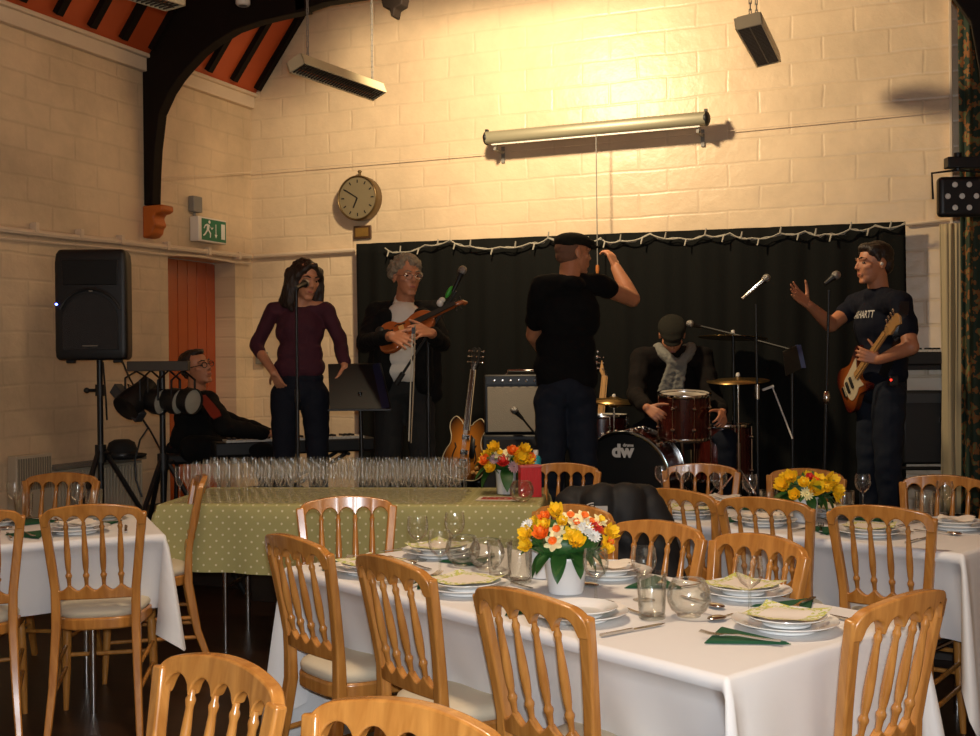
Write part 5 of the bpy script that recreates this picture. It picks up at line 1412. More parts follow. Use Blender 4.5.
t = thing('keyboard', 'black electronic keyboard behind the bass player at right edge', 'keyboard', (KP.x + .1, KP.y + .05, KZ), CT - R(4))
keyboard(t, 1.0, .30, 29)
b = MB(); b.box((.25, .05, .115), (.10, .05, .04)); b.build('display', mat('pale_display', (.5, .5, .48), .3), t, bevel=.004)
t = thing('equipment_case', 'large black equipment case under the right-hand keyboard', 'case', (KP.x + .13, KP.y + .06, SZ + .315), CT - R(4))
b = MB(); b.box((0, 0, .25), (.62, .20, .48)); b.build('body', M['black'], t, bevel=.015)
b = MB(); b.box((.0, -.105, .30), (.16, .012, .03)); b.build('handle', M['chrome'], t)
b = MB(); b.box((-.2, -.104, .44), (.26, .006, .06)); b.build('control_strip', mat('dark_strip', (.03, .035, .04), .4), t)
# --- the pianist's keyboard
PK = dp(292, 441, 152)
t = thing('keyboard_stand', 'crossed black stand under the keyboard of the seated player', 'stand', (PK.x, PK.y, SZ), CT + R(24))
kh = PK.z - .075 - SZ
for y in (-.1, .1):
    for s in (-1, 1):
        b = MB(); b.tube([(s * .38, y, .012), (-s * .34, y, kh - .012)], .013); b.build('leg', M['blackm'], t)
for x in (-.34, .34): 
    b = MB(); b.cyl((x, -.15, kh - .012), (x, .15, kh - .012), .012); b.build('arm', M['blackm'], t)
t = thing('keyboard', 'dark keyboard played by the seated man behind the rows of flutes', 'keyboard', (PK.x, PK.y, PK.z - .075), CT + R(24))
keyboard(t, 1.05, .28, 29)
PS = onfloor(196, 150, SZ)
t = thing('piano_stool', 'black padded stool under the seated keyboard player', 'stool', (PS.x, PS.y, SZ), CT)
b = MB(); b.box((0, 0, .40), (.42, .34, .07)); b.build('seat', M['black'], t, bevel=.02, seg=3)
for x in (-.17, .17):
    for y in (-.13, .13): b = MB(); b.cyl((x, y, .37), (x * 1.1, y * 1.1, 0), .014); b.build('leg', M['blackm'], t)
# ------------------------------------------------------------------ people
SKIN = mat('skin', (.48, .20, .10), .5, var=.12, vscale=25)
SKIN2 = mat('skin_pale', (.52, .23, .12), .5, var=.12, vscale=25)
EYE = mat('eye_dark', (.015, .010, .008), .25)
LIP = mat('lips', (.36, .10, .07), .5)
def Rz(a): return Matrix.Rotation(a, 3, 'Z')
def blob(name, fill, m, parent, voxel=.008, smooth=5, fn=None, ang=180):
    """fill(b) adds closed pieces; they are fused into one continuous skin"""
    b = MB(); fill(b)
    o = b.build(name, m, None)
    r = o.modifiers.new('r', 'REMESH'); r.mode = 'VOXEL'; r.voxel_size = voxel
    s = o.modifiers.new('s', 'SMOOTH'); s.factor = .5; s.iterations = smooth
    dg = bpy.context.evaluated_depsgraph_get(); dg.update()
    me = bpy.data.meshes.new_from_object(o.evaluated_get(dg))
    old = o.data; o.modifiers.clear(); o.data = me; bpy.data.meshes.remove(old); me.name = name
    if fn:
        pn = [(v.co.copy(), v.normal.copy()) for v in me.vertices]
        out = []
        for c_, n_ in pn: out.extend(fn(c_, n_))
        me.vertices.foreach_set('co', out); me.update()
    me.polygons.foreach_set('use_smooth', [True] * len(me.polygons))
    if not me.materials: me.materials.append(m)
    o.parent = parent
    return o
def cap(b, a, c, r0, r1=None, n=14):
    a = V(a); c = V(c); r1 = r0 if r1 is None else r1; d = c - a; L_ = max(d.length, 1e-4); d = d / L_
    pts = []; rs = []
    for k in range(5): q = PI / 2 * k / 4; pts.append(a - d * (r0 * math.cos(q))); rs.append(max(r0 * math.sin(q), .0008))
    for k in range(5): q = PI / 2 * k / 4; pts.append(c + d * (r1 * math.sin(q))); rs.append(max(r1 * math.cos(q), .0008))
    b.tube(pts, rs, n)
def wrinkle(amp, sc=9, seed=0):
    def f(co, n): 
        q = noise.noise(V((co.x * sc, co.y * sc, co.z * sc * 1.6 + seed))) * amp + noise.noise(V((co.x * sc * 3, co.y * sc * 3, co.z * sc * 2 + seed + 7))) * amp * .4
        return co + n * q
    return f
def hand(b, wr, d, nrm, side=1, curl=.5, size=1.0, spread=.12, curls=None, thumb=.7):
    """wrist point, finger direction, palm normal (the way the palm faces); side=+1 puts the thumb on nrm x d"""
    wr = V(wr); d = V(d).normalized(); nrm = V(nrm); nrm = (nrm - d * nrm.dot(d)).normalized(); sd = nrm.cross(d) * side
    S = size
    for k in range(4):
        off = (-.030 + .020 * k) * S
        cap(b, wr + d * .012 * S + sd * off * .55, wr + d * (.082 - .004 * abs(k - 2)) * S + sd * off, .0135 * S, .0105 * S, 10)
    lens = [.060, .074, .080, .072]
    for k in range(4):
        off = (-.030 + .020 * k) * S; base = wr + d * (.085 - .004 * abs(k - 2)) * S + sd * off
        c = (curls[k] if curls else curl * (1.1 - .06 * k)); dirv = (d + sd * spread * (-1.5 + k) * .7).normalized(); p = base; ang_ = c * .55
        for j, fr in enumerate((.45, .31, .24)):
            dd = (dirv * math.cos(ang_) + nrm * math.sin(ang_)).normalized(); e = p + dd * lens[k] * fr * S
            cap(b, p, e, (.0092 - .001 * j) * S, (.0085 - .001 * j) * S, 9); p = e; ang_ += c * .8
    p = wr + d * .022 * S + sd * .026 * S; dirv = (d * .55 + sd * .75 + nrm * .35 * thumb).normalized(); ang_ = 0
    for j, l_ in enumerate((.044, .032, .026)):
        dd = (dirv * (1 - .18 * j) + d * .34 * j * thumb + nrm * .12 * j * thumb).normalized(); e = p + dd * l_ * S
        cap(b, p, e, (.0125 - .0018 * j) * S, (.0108 - .0018 * j) * S, 9); p = e
def head_fill(b, T, fem=False, beard=False):
    e = lambda c, r: b.ell(c, r, T, nu=20, nv=14)
    def c2(a, c, r0, r1): cap(b, T @ V(a), T @ V(c), r0, r1, 10)
    e((0, .018, .035), (.076, .096, .086)); e((0, -.018, -.02), (.064, .078, .092)); e((0, -.030, -.072), (.050, .055, .042))
    c2((-.012, -.068, -.098), (.012, -.068, -.098), .017, .017)
    c2((0, -.088, .018), (0, -.106, -.020), .008, .011); c2((-.010, -.096, -.024), (.010, -.096, -.024), .009, .009)
    for s in (-1, 1):
        c2((s * .012, -.088, .030), (s * .048, -.074, .028), .010, .008)
        c2((s * .035, -.066, -.022), (s * .052, -.048, -.012), .018, .016)
        e((s * .077, .018, -.002), (.010, .020, .032)); e((s * .079, .016, -.026), (.008, .011, .012))
    c2((-.020, -.084, -.052), (.020, -.084, -.052), .008, .008); c2((-.017, -.084, -.064), (.017, -.084, -.064), .009, .009)
def face_parts(par, T, browm):
    for s in (-1, 1):
        b = MB(); b.ell((s * .031, -.076, .006), (.014, .008, .007), T, nu=12, nv=8); b.build('eye', EYE, par)
        b = MB(); b.tube([T @ V((s * .014, -.094, .031)), T @ V((s * .034, -.089, .038)), T @ V((s * .052, -.074, .030))], [.004, .0045, .002], 6); b.build('eyebrow', browm, par)
    b = MB(); b.ell((0, -.089, -.058), (.021, .007, .0075), T, nu=14, nv=8); b.build('lips', LIP, par)
def HM(pos, yaw, pitch=0, roll=0, sc=1.0):
    """head frame: yaw 0 faces the hall, +90 faces picture right; pitch>0 looks down"""
    return Matrix.Translation(pos) @ Matrix.Rotation(R(yaw), 4, 'Z') @ Matrix.Rotation(R(roll), 4, 'Y') @ Matrix.Rotation(R(pitch), 4, 'X') @ Matrix.Scale(sc, 4)
def glasses(par, T, dark=False):
    b = MB()
    for s in (-1, 1):
        b.tube([T @ V((s * .033 + .024 * math.cos(q), -.100, .004 + .018 * math.sin(q))) for q in [2 * PI * k / 16 for k in range(17)]], .0022 if not dark else .003, 6)
        b.tube([T @ V((s * .057, -.098, .008)), T @ V((s * .080, -.02, .010)), T @ V((s * .078, .02, .004))], .0022 if not dark else .003, 6)
    b.tube([T @ V((-.010, -.101, .008)), T @ V((.010, -.101, .008))], .002, 6)
    b.build('glasses', M['blackm'] if dark else M['steel'], par)
def legs(b, hp, kn, an, r=(.092, .070, .055), pelvis=None, pr=None):
    for h, k, a in zip(hp, kn, an):
        cap(b, h, k, r[0], r[1]); cap(b, k, a, r[1], r[2])
def shoe(par, heel, toe, m):
    def f(b):
        h = V(heel); t_ = V(toe); d = (t_ - h)
        cap(b, h + V((0, 0, .038)), h + d * .55 + V((0, 0, .036)), .036, .042); cap(b, h + d * .5 + V((0, 0, .034)), t_ + V((0, 0, .028)), .042, .027); cap(b, h + V((0, 0, .05)), h + d * .25 + V((0, 0, .09)), .036, .040)
    o = blob('shoe', f, m, par, .009, 3, lambda co, n: V((co.x, co.y, max(co.z, heel[2] + .003))))
    return o
JEANS = mat('dark_jeans', (.007, .009, .016), .85, spec=.2, bump=.2, bscale=200, var=.3, vscale=6)
JEANS2 = mat('blue_jeans', (.012, .016, .025), .85, spec=.2, bump=.2, bscale=200, var=.35, vscale=5)
SHOE = mat('black_shoe', (.008, .007, .006), .4)
HAIR = mat('dark_brown_hair', (.018, .009, .005), .5, bump=.5, bscale=60, stretch=(3, 3, .4))
HAIRG = mat('grey_hair', (.24, .19, .13), .75, bump=.6, bscale=120, var=.3, vscale=60)

blob('shell', JACKET[0], JACKET[1], JACKET[2], .009, 5, JACKET[3])
# ---- woman in the maroon top
o = onfloor(301, 164, SZ)
W = thing('person', 'woman with long dark hair in maroon three-quarter-sleeve top and dark jeans, looking down', 'person', tuple(o), CT)
def P(px, py, s): return loc(o, px, py, s)
T = HM(P(306, 280, 165), 33, 14, 3, .98)
shL, shR = P(274, 309, 164), P(326, 308, 164); elL, elR = P(256, 346, 162), P(340, 341, 164); wrL, wrR = P(274, 373, 167), P(345, 368, 168)
hpL, hpR = P(285, 396, 164), P(315, 396, 164); knL, knR = P(284, 463, 165), P(318, 463, 165); anL, anR = P(282, 517, 164), P(320, 517, 164)
neck = P(301, 305, 164); waist = P(300, 362, 164)
def f(b):
    head_fill(b, T, True); cap(b, neck + V((0, 0, -.02)), T @ V((0, .01, -.07)), .052, .046); cap(b, shL, shR, .036); b.ell(P(300, 328, 164), (.13, .085, .15)); b.ell(waist, (.115, .08, .13)); b.ell(P(300, 388, 164), (.145, .09, .10))
    for s_, e_, w_ in ((shL, elL, wrL), (shR, elR, wrR)): cap(b, s_, e_, .040, .034); cap(b, e_, w_, .036, .024)
    legs(b, (hpL, hpR), (knL, knR), (anL, anR), (.072, .05, .036)); cap(b, shL, neck, .036, .04); cap(b, shR, neck, .036, .04)
    hand(b, wrL, P(281, 388, 166) - wrL, (.5, .9, -.2), 1, .55, .92)
    hand(b, wrR, P(338, 388, 170) - wrR, (-.8, .5, -.1), -1, .6, .92)
    for a in (anL, anR): cap(b, a, V((a.x, a.y - .10, .03)), .032, .025)
body = blob('body', f, SKIN2, W, .0055, 3); face_parts(body, T, HAIR)
MAR = mat('maroon_knit', (.050, .006, .016), .85, bump=.3, bscale=220, var=.2, vscale=8)
def f(b):
    cap(b, shL + V((.01, 0, -.015)), shR + V((-.01, 0, -.015)), .046); cap(b, shL, shL + V((.07, 0, .012)), .046, .04); cap(b, shR, shR + V((-.05, 0, -.005)), .046, .04)
    b.ell(P(300, 330, 164), (.152, .105, .16)); b.ell(P(292, 329, 164) + V((0, -.035, 0)), (.066, .07, .06)); b.ell(P(310, 329, 164) + V((0, -.035, 0)), (.066, .07, .06)); b.ell(P(300, 354, 164), (.142, .10, .14)); b.ell(P(300, 368, 164), (.158, .11, .10))
    for s_, e_, w_, k in ((shL, elL, wrL, .28), (shR, elR, wrR, .78)): cap(b, s_, e_, .047, .046); cap(b, e_, e_.lerp(w_, k), .046, .039)
blob('top', f, MAR, W, .008, 6, wrinkle(.010))
def f(b):
    b.ell(P(300, 390, 164), (.162, .105, .105)); legs(b, (hpL, hpR), (knL, knR), (anL, anR), (.092, .066, .052)); b.ell(P(300, 378, 164), (.15, .10, .05))
blob('jeans', f, JEANS, W, .009, 5, wrinkle(.006, 12))
def f(b):
    c2 = lambda a, c, r0, r1: cap(b, T @ V(a), T @ V(c), r0, r1, 12)
    b.ell((0, .035, .045), (.090, .098, .084), T); c2((0, .06, .02), (0, .07, -.12), .08, .06)
    for s in (-1, 1):
        c2((s * .066, .0, .055), (s * .086, .0, -.05), .034, .042); c2((s * .086, .0, -.05), (s * .092, -.012, -.15), .044, .036); c2((s * .078, .045, .02), (s * .088, .05, -.155), .05, .042); c2((s * .092, -.01, -.13), (s * .082, -.03, -.185), .034, .018)
        c2((s * .018, -.062, .098), (s * .070, -.035, .030), .022, .026)
blob('hair', f, HAIR, body, .008, 3, lambda co, n: co + n * (.015 * noise.noise(V((co.x * 24, co.y * 24, co.z * 11))) + .007 * noise.noise(V((co.x * 70, co.y * 70, co.z * 16)))))
for a, sx_ in ((anL, -.01), (anR, .015)): shoe(W, (a.x, a.y + .04, 0), (a.x + sx_, a.y - .19, 0), SHOE)

# ---- violin player
o = onfloor(402, 163, SZ)
W = thing('person', 'man with curly grey hair and glasses in black jacket and white shirt holding a violin', 'person', tuple(o), CT)
T = HM(P(407, 277, 164), 28, 4, 0)
shL, shR = P(377, 310, 162), P(432, 309, 162); elL, elR = P(364, 343, 168), P(441, 343, 168); wrL, wrR = P(392, 336, 181), P(431, 333, 180)
hpL, hpR = P(389, 394, 163), P(419, 394, 163); knL, knR = P(388, 463, 164), P(423, 463, 164); anL, anR = P(386, 519, 163), P(427, 519, 163)
neck = P(404, 303, 162)
def f(b):
    head_fill(b, T); cap(b, neck + V((0, 0, -.02)), T @ V((0, .01, -.07)), .060, .055); cap(b, shL + V((.02, 0, -.02)), shR + V((-.02, 0, -.02)), .036); b.ell(P(404, 328, 163), (.15, .10, .16)); b.ell(P(404, 362, 163), (.14, .10, .13)); b.ell(P(404, 388, 163), (.15, .10, .10))
    for s_, e_, w_ in ((shL, elL, wrL), (shR, elR, wrR)): cap(b, s_, e_, .045, .038); cap(b, e_, w_, .04, .028)
    legs(b, (hpL, hpR), (knL, knR), (anL, anR), (.08, .055, .04))
    hand(b, wrL, P(409, 341, 184) - wrL, (.2, .8, -.5), -1, .40, 1.05)
    hand(b, wrR, P(413, 328, 184) - wrR, (-.1, .8, -.5), 1, .5, 1.05)
    for a in (anL, anR): cap(b, a, V((a.x, a.y - .10, .03)), .035, .028)
body = blob('body', f, SKIN, W, .0055, 3); face_parts(body, T, HAIRG); glasses(body, T)
SHIRT = mat('white_shirt', (.70, .66, .58), .85, bump=.15, bscale=40)
def f(b):
    b.ell(P(404, 328, 163) + V((0, -.02, 0)), (.14, .11, .16)); b.ell(P(404, 355, 163) + V((0, -.015, 0)), (.15, .12, .13)); b.ell(P(404, 372, 163) + V((0, -.015, 0)), (.155, .125, .09)); cap(b, neck + V((0, -.01, -.015)), neck + V((0, -.005, .012)), .072, .066)
blob('shirt', f, SHIRT, W, .008, 4, wrinkle(.006, 14))
b = MB()
for s in (-1, 1):
    q = neck + V((0, -.065, -.02)); b.add([q + V((0, -.012, -.02)), q + V((s * .035, -.012, -.075)), q + V((s * .065, .03, -.005)), q + V((s * .045, .04, .035)), q + V((s * .012, .0, .015))], [(0, 1, 2, 3, 4)])
b.build('collar', SHIRT, W, solid=.004, smooth=False)
BLK = mat('black_wool', (.005, .005, .005), .9, spec=.2, bump=.3, bscale=150)
def f(b):
    for s, sh_ in ((-1, shL), (1, shR)):
        cap(b, sh_, neck + V((s * .055, .015, -.03)), .062, .045)
        x = P(404 + s * 18, 330, 163).x
        cap(b, V((x + s * .02, .03, P(404, 318, 163).z)), V((x + s * .035, .02, P(404, 378, 163).z)), .085, .085); cap(b, V((x - s * .0, -.065, P(404, 318, 163).z)), V((x + s * .012, -.08, P(404, 384, 163).z)), .06, .062); cap(b, V((x + s * .035, .0, P(404, 375, 163).z)), V((x + s * .04, .0, P(404, 392, 163).z)), .085, .08)
    b.ell(P(404, 335, 163) + V((0, .06, 0)), (.17, .08, .2)); b.ell(P(404, 375, 163) + V((0, .06, 0)), (.16, .08, .14))
    for s_, e_, w_ in ((shL, elL, wrL), (shR, elR, wrR)): cap(b, s_, e_, .062, .056); cap(b, e_, e_.lerp(w_, .86), .054, .044)
blob('jacket', f, BLK, W, .008, 6, wrinkle(.012, 9))
def f(b):
    b.ell(P(404, 388, 163), (.165, .115, .10)); legs(b, (hpL, hpR), (knL, knR), (anL, anR), (.098, .080, .068))
blob('trousers', f, mat('charcoal_trousers', (.011, .011, .010), .9, bump=.2, bscale=150), W, .009, 5, wrinkle(.008, 10))
rr = random.Random(4)
def f(b):
    b.ell((0, .035, .05), (.088, .10, .078), T)
    for k in range(110):
        q = rr.uniform(0, 2 * PI); e_ = rr.uniform(-.45, 1.4); d = V((math.cos(q) * math.cos(e_), math.sin(q) * math.cos(e_), math.sin(e_)))
        p = V((d.x * .090, .030 + d.y * .100, .035 + d.z * .095))
        if p.y < -.035 and p.z < .078: continue
        b.ell(p, (.022, .022, .022), T, nu=8, nv=6)
blob('curly_hair', f, HAIRG, body, .006, 2, lambda co, n: co + n * .008 * noise.noise(co * 60))
for a, sx_ in ((anL, -.02), (anR, .03)): shoe(W, (a.x, a.y + .04, 0), (a.x + sx_, a.y - .21, 0), SHOE)
# violin and bow, held against the chest
VW = mat('violin_varnish', (.30, .075, .018), .25, var=.25, vscale=20, coat=.5)
A = o + Rz(CT) @ P(379, 343, 176); B_ = o + Rz(CT) @ P(447, 311, 178)
t = thing('violin', 'brown violin held across the chest of the grey-haired man', 'violin', tuple(A), 0)
zax = (B_ - A).normalized(); fr = Rz(CT) @ V((.12, -.8, .6)); yax = -(fr - zax * fr.dot(zax)).normalized(); xax = yax.cross(zax)
t.rotation_euler = Matrix((xax, yax, zax)).transposed().to_euler()
poly = outline_smooth([(0, 0), (.07, .008), (.100, .06), (.095, .11), (.062, .15), (.058, .19), (.078, .24), (.074, .30), (.04, .345), (0, .352), (-.04, .345), (-.074, .30), (-.078, .24), (-.058, .19), (-.062, .15), (-.095, .11), (-.100, .06), (-.07, .008)], 5)
poly = [(x, z) for x, z in poly]
b = MB(); b.prism(poly, -.017, .017); vb = b.build('body', VW, t, bevel=.009, seg=3, ang=60)
b = MB(); b.rod([(0, -.022, .32), (0, -.020, .50)], [.030, .024], .018, up=(0, 1, 0)); b.tube([(0, -.02, .50), (0, -.012, .54), (0, .004, .55), (0, .008, .535)], [.012, .013, .012, .009], 10); b.build('neck', VW, t)
b = MB(); b.rod([(0, -.034, .22), (0, -.036, .50)], [.040, .025], .006, up=(0, 1, 0)); b.build('fingerboard', M['black'], t)
b = MB(); b.rod([(0, -.030, .02), (0, -.034, .11)], [.022, .044], .006, up=(0, 1, 0)); b.build('tailpiece', M['black'], t)
b = MB(); b.box((0, -.032, .16), (.045, .004, .03)); b.build('bridge', MAPLE, t)
b = MB(); b.ell((-.05, -.028, .03), (.035, .012, .03)); b.build('chin_rest', M['black'], t)
for s in (-1, 1):
    b = MB(); b.tube([(s * .045, -.019, .12), (s * .05, -.019, .14), (s * .04, -.019, .16), (s * .035, -.019, .185)], .003, 5); b.build('f_hole', M['black'], t)
for k in range(4):
    b = MB(); s = -1 if k % 2 else 1; b.cyl((0, -.014, .49 + .014 * k), (s * .034, -.014, .49 + .014 * k), .003); b.ell((s * .038, -.014, .49 + .014 * k), (.008, .004, .007)); b.build('tuning_peg', M['black'], t)
A = P(415, 325, 187); B_ = P(411, 443, 180)
t = thing('violin_bow', 'pale violin bow hanging straight down from the violinist\'s hand', 'bow', tuple(o), CT)
b = MB(); b.tube([A, A.lerp(B_, .5) + V((.004, 0, 0)), B_], [.0045, .004, .003], 6); b.build('stick', mat('bow_stick', (.45, .36, .24), .4), t)
b = MB(); b.rod([A + V((-.014, 0, -.03)), B_ + V((-.012, 0, .01))], .007, .002, up=(0, 1, 0)); b.build('hair', mat('bow_hair', (.62, .56, .44), .6), t)
b = MB(); b.box(A + V((-.009, 0, -.03)), (.018, .010, .035)); b.build('frog', M['black'], t)

# ---- man in the flat cap, seen from behind
o = onfloor(566, 172, SZ)
W = thing('person', 'man in dark flat cap and black T-shirt seen from behind with right arm raised', 'person', tuple(o), CT)
T = HM(P(574, 254, 172), 118, 2, 0, 1.02)
shL, shR = P(541, 287, 174), P(600, 285, 170); elL, elR = P(534, 335, 168), P(632, 299, 166); wrL, wrR = P(553, 362, 160), P(616, 268, 164)
hpL, hpR = P(551, 398, 172), P(580, 398, 172); knL, knR = P(551, 470, 173), P(584, 470, 172); anL, anR = P(549, 527, 172), P(588, 527, 172)
neck = P(569, 279, 173)
def f(b):
    head_fill(b, T); cap(b, neck + V((0, 0, -.03)), T @ V((0, .022, -.04)), .064, .060); cap(b, shL, shR, .055); b.ell(P(569, 312, 172), (.16, .11, .17)); b.ell(P(566, 352, 172), (.15, .11, .15)); b.ell(P(566, 388, 172), (.15, .105, .10))
    cap(b, neck + V((0, 0, -.03)), shL, .05, .05); cap(b, neck + V((0, 0, -.03)), shR, .05, .05)
    for s_, e_, w_ in ((shL, elL, wrL), (shR, elR, wrR)): cap(b, s_, e_, .056, .048); cap(b, e_, e_.lerp(w_, .4), .050, .048); cap(b, e_.lerp(w_, .4), w_, .048, .033)
    legs(b, (hpL, hpR), (knL, knR), (anL, anR), (.08, .055, .04))
    hand(b, wrL, (.6, .5, .1), (0, .3, -1), 1, .5)
    hand(b, wrR, P(610, 252, 163) - wrR, (-.75, .6, -.1), 1, .8, 1.15)
    for a in (anL, anR): cap(b, a, V((a.x, a.y + .10, .03)), .035, .028)
body = blob('body', f, mat('skin_ruddy', (.46, .19, .09), .5, var=.12, vscale=25), W, .0055, 3); face_parts(body, T, HAIR)
def f(b):
    b.ell((0, .028, .030), (.0785, .094, .07), T); b.ell((0, .045, -.015), (.070, .07, .05), T)
blob('cropped_hair', f, mat('cropped_hair', (.16, .075, .04), .8, bump=.3, bscale=300), body, .007, 3)
CAPM = mat('dark_tweed', (.013, .012, .008), .9, spec=.2, bump=.4, bscale=200, var=.3, vscale=60)
def f(b):
    b.ell((0, .012, .072), (.093, .115, .05), T); b.ell((0, -.045, .068), (.080, .085, .030), T); b.ell((0, .055, .060), (.082, .065, .05), T); b.ell((0, -.108, .046), (.062, .045, .012), T)
blob('flat_cap', f, CAPM, W, .007, 5)
TEE = mat('black_tshirt', (.003, .003, .003), .9, spec=.2, bump=.25, bscale=30, var=.2)
def f(b):
    cap(b, shL, shR, .072); cap(b, neck + V((0, .0, -.03)), shL, .062, .068); cap(b, neck + V((0, .0, -.03)), shR, .062, .066); b.ell(neck + V((0, -.005, -.03)), (.10, .095, .052)); b.ell(P(569, 315, 172), (.19, .128, .18)); b.ell(P(566, 350, 172), (.18, .13, .16)); cap(b, P(553, 365, 172), P(579, 365, 172), .115, .11); cap(b, P(552, 378, 172), P(581, 378, 172), .10, .10)
    cap(b, shL, shL.lerp(elL, .72), .072, .066); cap(b, shR, shR.lerp(elR, .22), .070, .064)
blob('tshirt', f, TEE, W, .008, 6, wrinkle(.012, 8))
def f(b):
    b.ell(P(566, 388, 172), (.165, .12, .10)); b.ell(P(556, 396, 172) + V((0, -.04, 0)), (.09, .09, .09)); b.ell(P(577, 396, 172) + V((0, -.04, 0)), (.09, .09, .09)); legs(b, (hpL, hpR), (knL, knR), (anL, anR), (.102, .082, .070))
blob('jeans', f, JEANS2, W, .009, 5, wrinkle(.010, 10))
for a, sx_ in ((anL, -.03), (anR, .06)): shoe(W, (a.x, a.y - .04, 0), (a.x + sx_, a.y + .21, 0), SHOE)

# ---- drummer
o = onfloor(672, 149, SZ)
W = thing('person', 'drummer in flat cap and pale grey scarf bending forward behind the drums', 'person', tuple(o), CT)
T = HM(P(672, 336, 152), -8, 42, 0, 1.0)
shL, shR = P(642, 358, 151), P(702, 357, 151); elL, elR = P(636, 396, 154), P(712, 396, 154); wrL, wrR = P(647, 408, 163), P(722, 412, 162)
hpL, hpR = P(660, 425, 147), P(684, 425, 147); knL, knR = V((-.30, -.22, .50)), V((.32, -.22, .50)); anL, anR = V((-.33, -.24, .09)), V((.34, -.22, .09))
neck = P(672, 352, 149)
def f(b):
    head_fill(b, T); cap(b, neck + V((0, .03, -.02)), T @ V((0, .02, -.06)), .062, .055); cap(b, shL, shR, .055); b.ell(P(672, 380, 149), (.16, .11, .17)); b.ell(P(672, 412, 148), (.15, .11, .13))
    for s_, e_, w_ in ((shL, elL, wrL), (shR, elR, wrR)): cap(b, s_, e_, .048, .040); cap(b, e_, w_, .04, .028)
    legs(b, (hpL, hpR), (knL, knR), (anL, anR), (.08, .055, .04))
    hand(b, wrL, (.5, -.6, -.35), (.6, .3, -.5), -1, 1.0); hand(b, wrR, (-.1, -.7, -.35), (-.6, .3, -.5), 1, .9)
    for a in (anL, anR): cap(b, a, V((a.x, a.y - .10, .03)), .035, .028)
body = blob('body', f, SKIN, W, .0055, 3); face_parts(body, T, HAIR)
def f(b):
    b.ell((0, .005, .075), (.095, .118, .052), T); b.ell((0, -.05, .066), (.080, .085, .03), T); b.ell((0, .06, .055), (.083, .062, .055), T); b.ell((0, -.112, .044), (.062, .045, .012), T)
blob('flat_cap', f, CAPM, W, .007, 5)
SC_ = mat('grey_scarf', (.17, .165, .14), .9, bump=.5, bscale=90, var=.15, vscale=30)
def f(b):
    c = neck + V((0, -.085, .0))
    for k in range(20):
        q0, q1 = 2 * PI * k / 20, 2 * PI * (k + 1) / 20
        g = lambda q: c + V((.108 * math.sin(q), -.02 - .110 * math.cos(q), -.03 - .05 * (math.cos(q) > 0) * math.cos(q) + .06 * abs(math.sin(q))))
        cap(b, g(q0), g(q1), .036, .036, 10)
    for s, zz in ((-1, 392), (1, 402)):
        e_ = P(672 + s * 6, zz, 155); p_ = c + V((s * .03, -.135, -.07))
        for w_ in (-.016, 0, .016): cap(b, p_ + V((w_, 0, 0)), V((e_.x + w_ * 1.5, p_.y + .01, e_.z)), .018, .019, 10)
blob('scarf', f, SC_, W, .007, 4, wrinkle(.006, 25))
DJ = mat('brown_jacket', (.006, .004, .003), .9, spec=.2, bump=.3, bscale=120, var=.25, vscale=10)
def f(b):
    cap(b, shL, shR, .075); b.ell(P(672, 380, 149), (.20, .135, .20)); b.ell(P(672, 412, 148), (.19, .14, .15)); cap(b, neck + V((0, .05, -.05)), neck + V((0, .03, .0)), .085, .07)
    for s_, e_, w_ in ((shL, elL, wrL), (shR, elR, wrR)): cap(b, s_, e_, .072, .062); cap(b, e_, e_.lerp(w_, .9), .060, .045)
blob('jacket', f, DJ, W, .008, 6, wrinkle(.012, 9))
def f(b):
    b.ell(P(672, 428, 147), (.17, .13, .09)); legs(b, (hpL, hpR), (knL, knR), (anL, anR), (.098, .075, .06))
blob('trousers', f, JEANS, W, .009, 5, wrinkle(.008, 10))
for a, sx_ in ((anL, -.03), (anR, .03)): shoe(W, (a.x, a.y + .04, 0), (a.x + sx_, a.y - .20, 0), SHOE)

# ---- bass player with raised hand
o = onfloor(884, 167, SZ)
W = thing('person', 'man in navy lettered T-shirt with guitar, facing left with one open hand raised', 'person', tuple(o), CT)
T = HM(P(873, 264, 168), -80, 2, 0, 1.02)
shL, shR = P(855, 305, 160), P(900, 303, 174); elL, elR = P(831, 325, 162), P(911, 347, 178); wrL, wrR = P(809, 305, 166), P(879, 360, 174)
hpL, hpR = P(873, 397, 164), P(889, 397, 171); knL, knR = P(870, 463, 164), P(888, 464, 173); anL, anR = P(872, 519, 163), P(893, 521, 172)
neck = P(879, 290, 167)
fwd = V((-.95, -.3, 0))
def f(b):
    head_fill(b, T); cap(b, neck + V((0, 0, -.03)), T @ V((0, .02, -.05)), .062, .058); cap(b, shL, shR, .055)
    q = Rz(R(-68))
    b.ell(P(880, 325, 167), (.16, .11, .17), rot=q); b.ell(P(882, 362, 167), (.15, .11, .14), rot=q); b.ell(P(882, 388, 167), (.15, .105, .10), rot=q)
    cap(b, neck + V((0, 0, -.03)), shL, .05, .05); cap(b, neck + V((0, 0, -.03)), shR, .05, .05)
    for s_, e_, w_ in ((shL, elL, wrL), (shR, elR, wrR)): cap(b, s_, e_, .052, .043); cap(b, e_, e_.lerp(w_, .35), .046, .042); cap(b, e_.lerp(w_, .35), w_, .042, .027)
    legs(b, (hpL, hpR), (knL, knR), (anL, anR), (.08, .055, .04))
    hand(b, wrL, P(793, 291, 167) - wrL, (.2, -.85, .5), -1, .14, 1.1, .16)
    hand(b, wrR, (-.75, .15, .25), (.15, .95, .1), 1, .75)
    for a in (anL, anR): cap(b, a, V((a.x - .10, a.y, .03)), .035, .028)
body = blob('body', f, SKIN, W, .0055, 3); face_parts(body, T, HAIR)
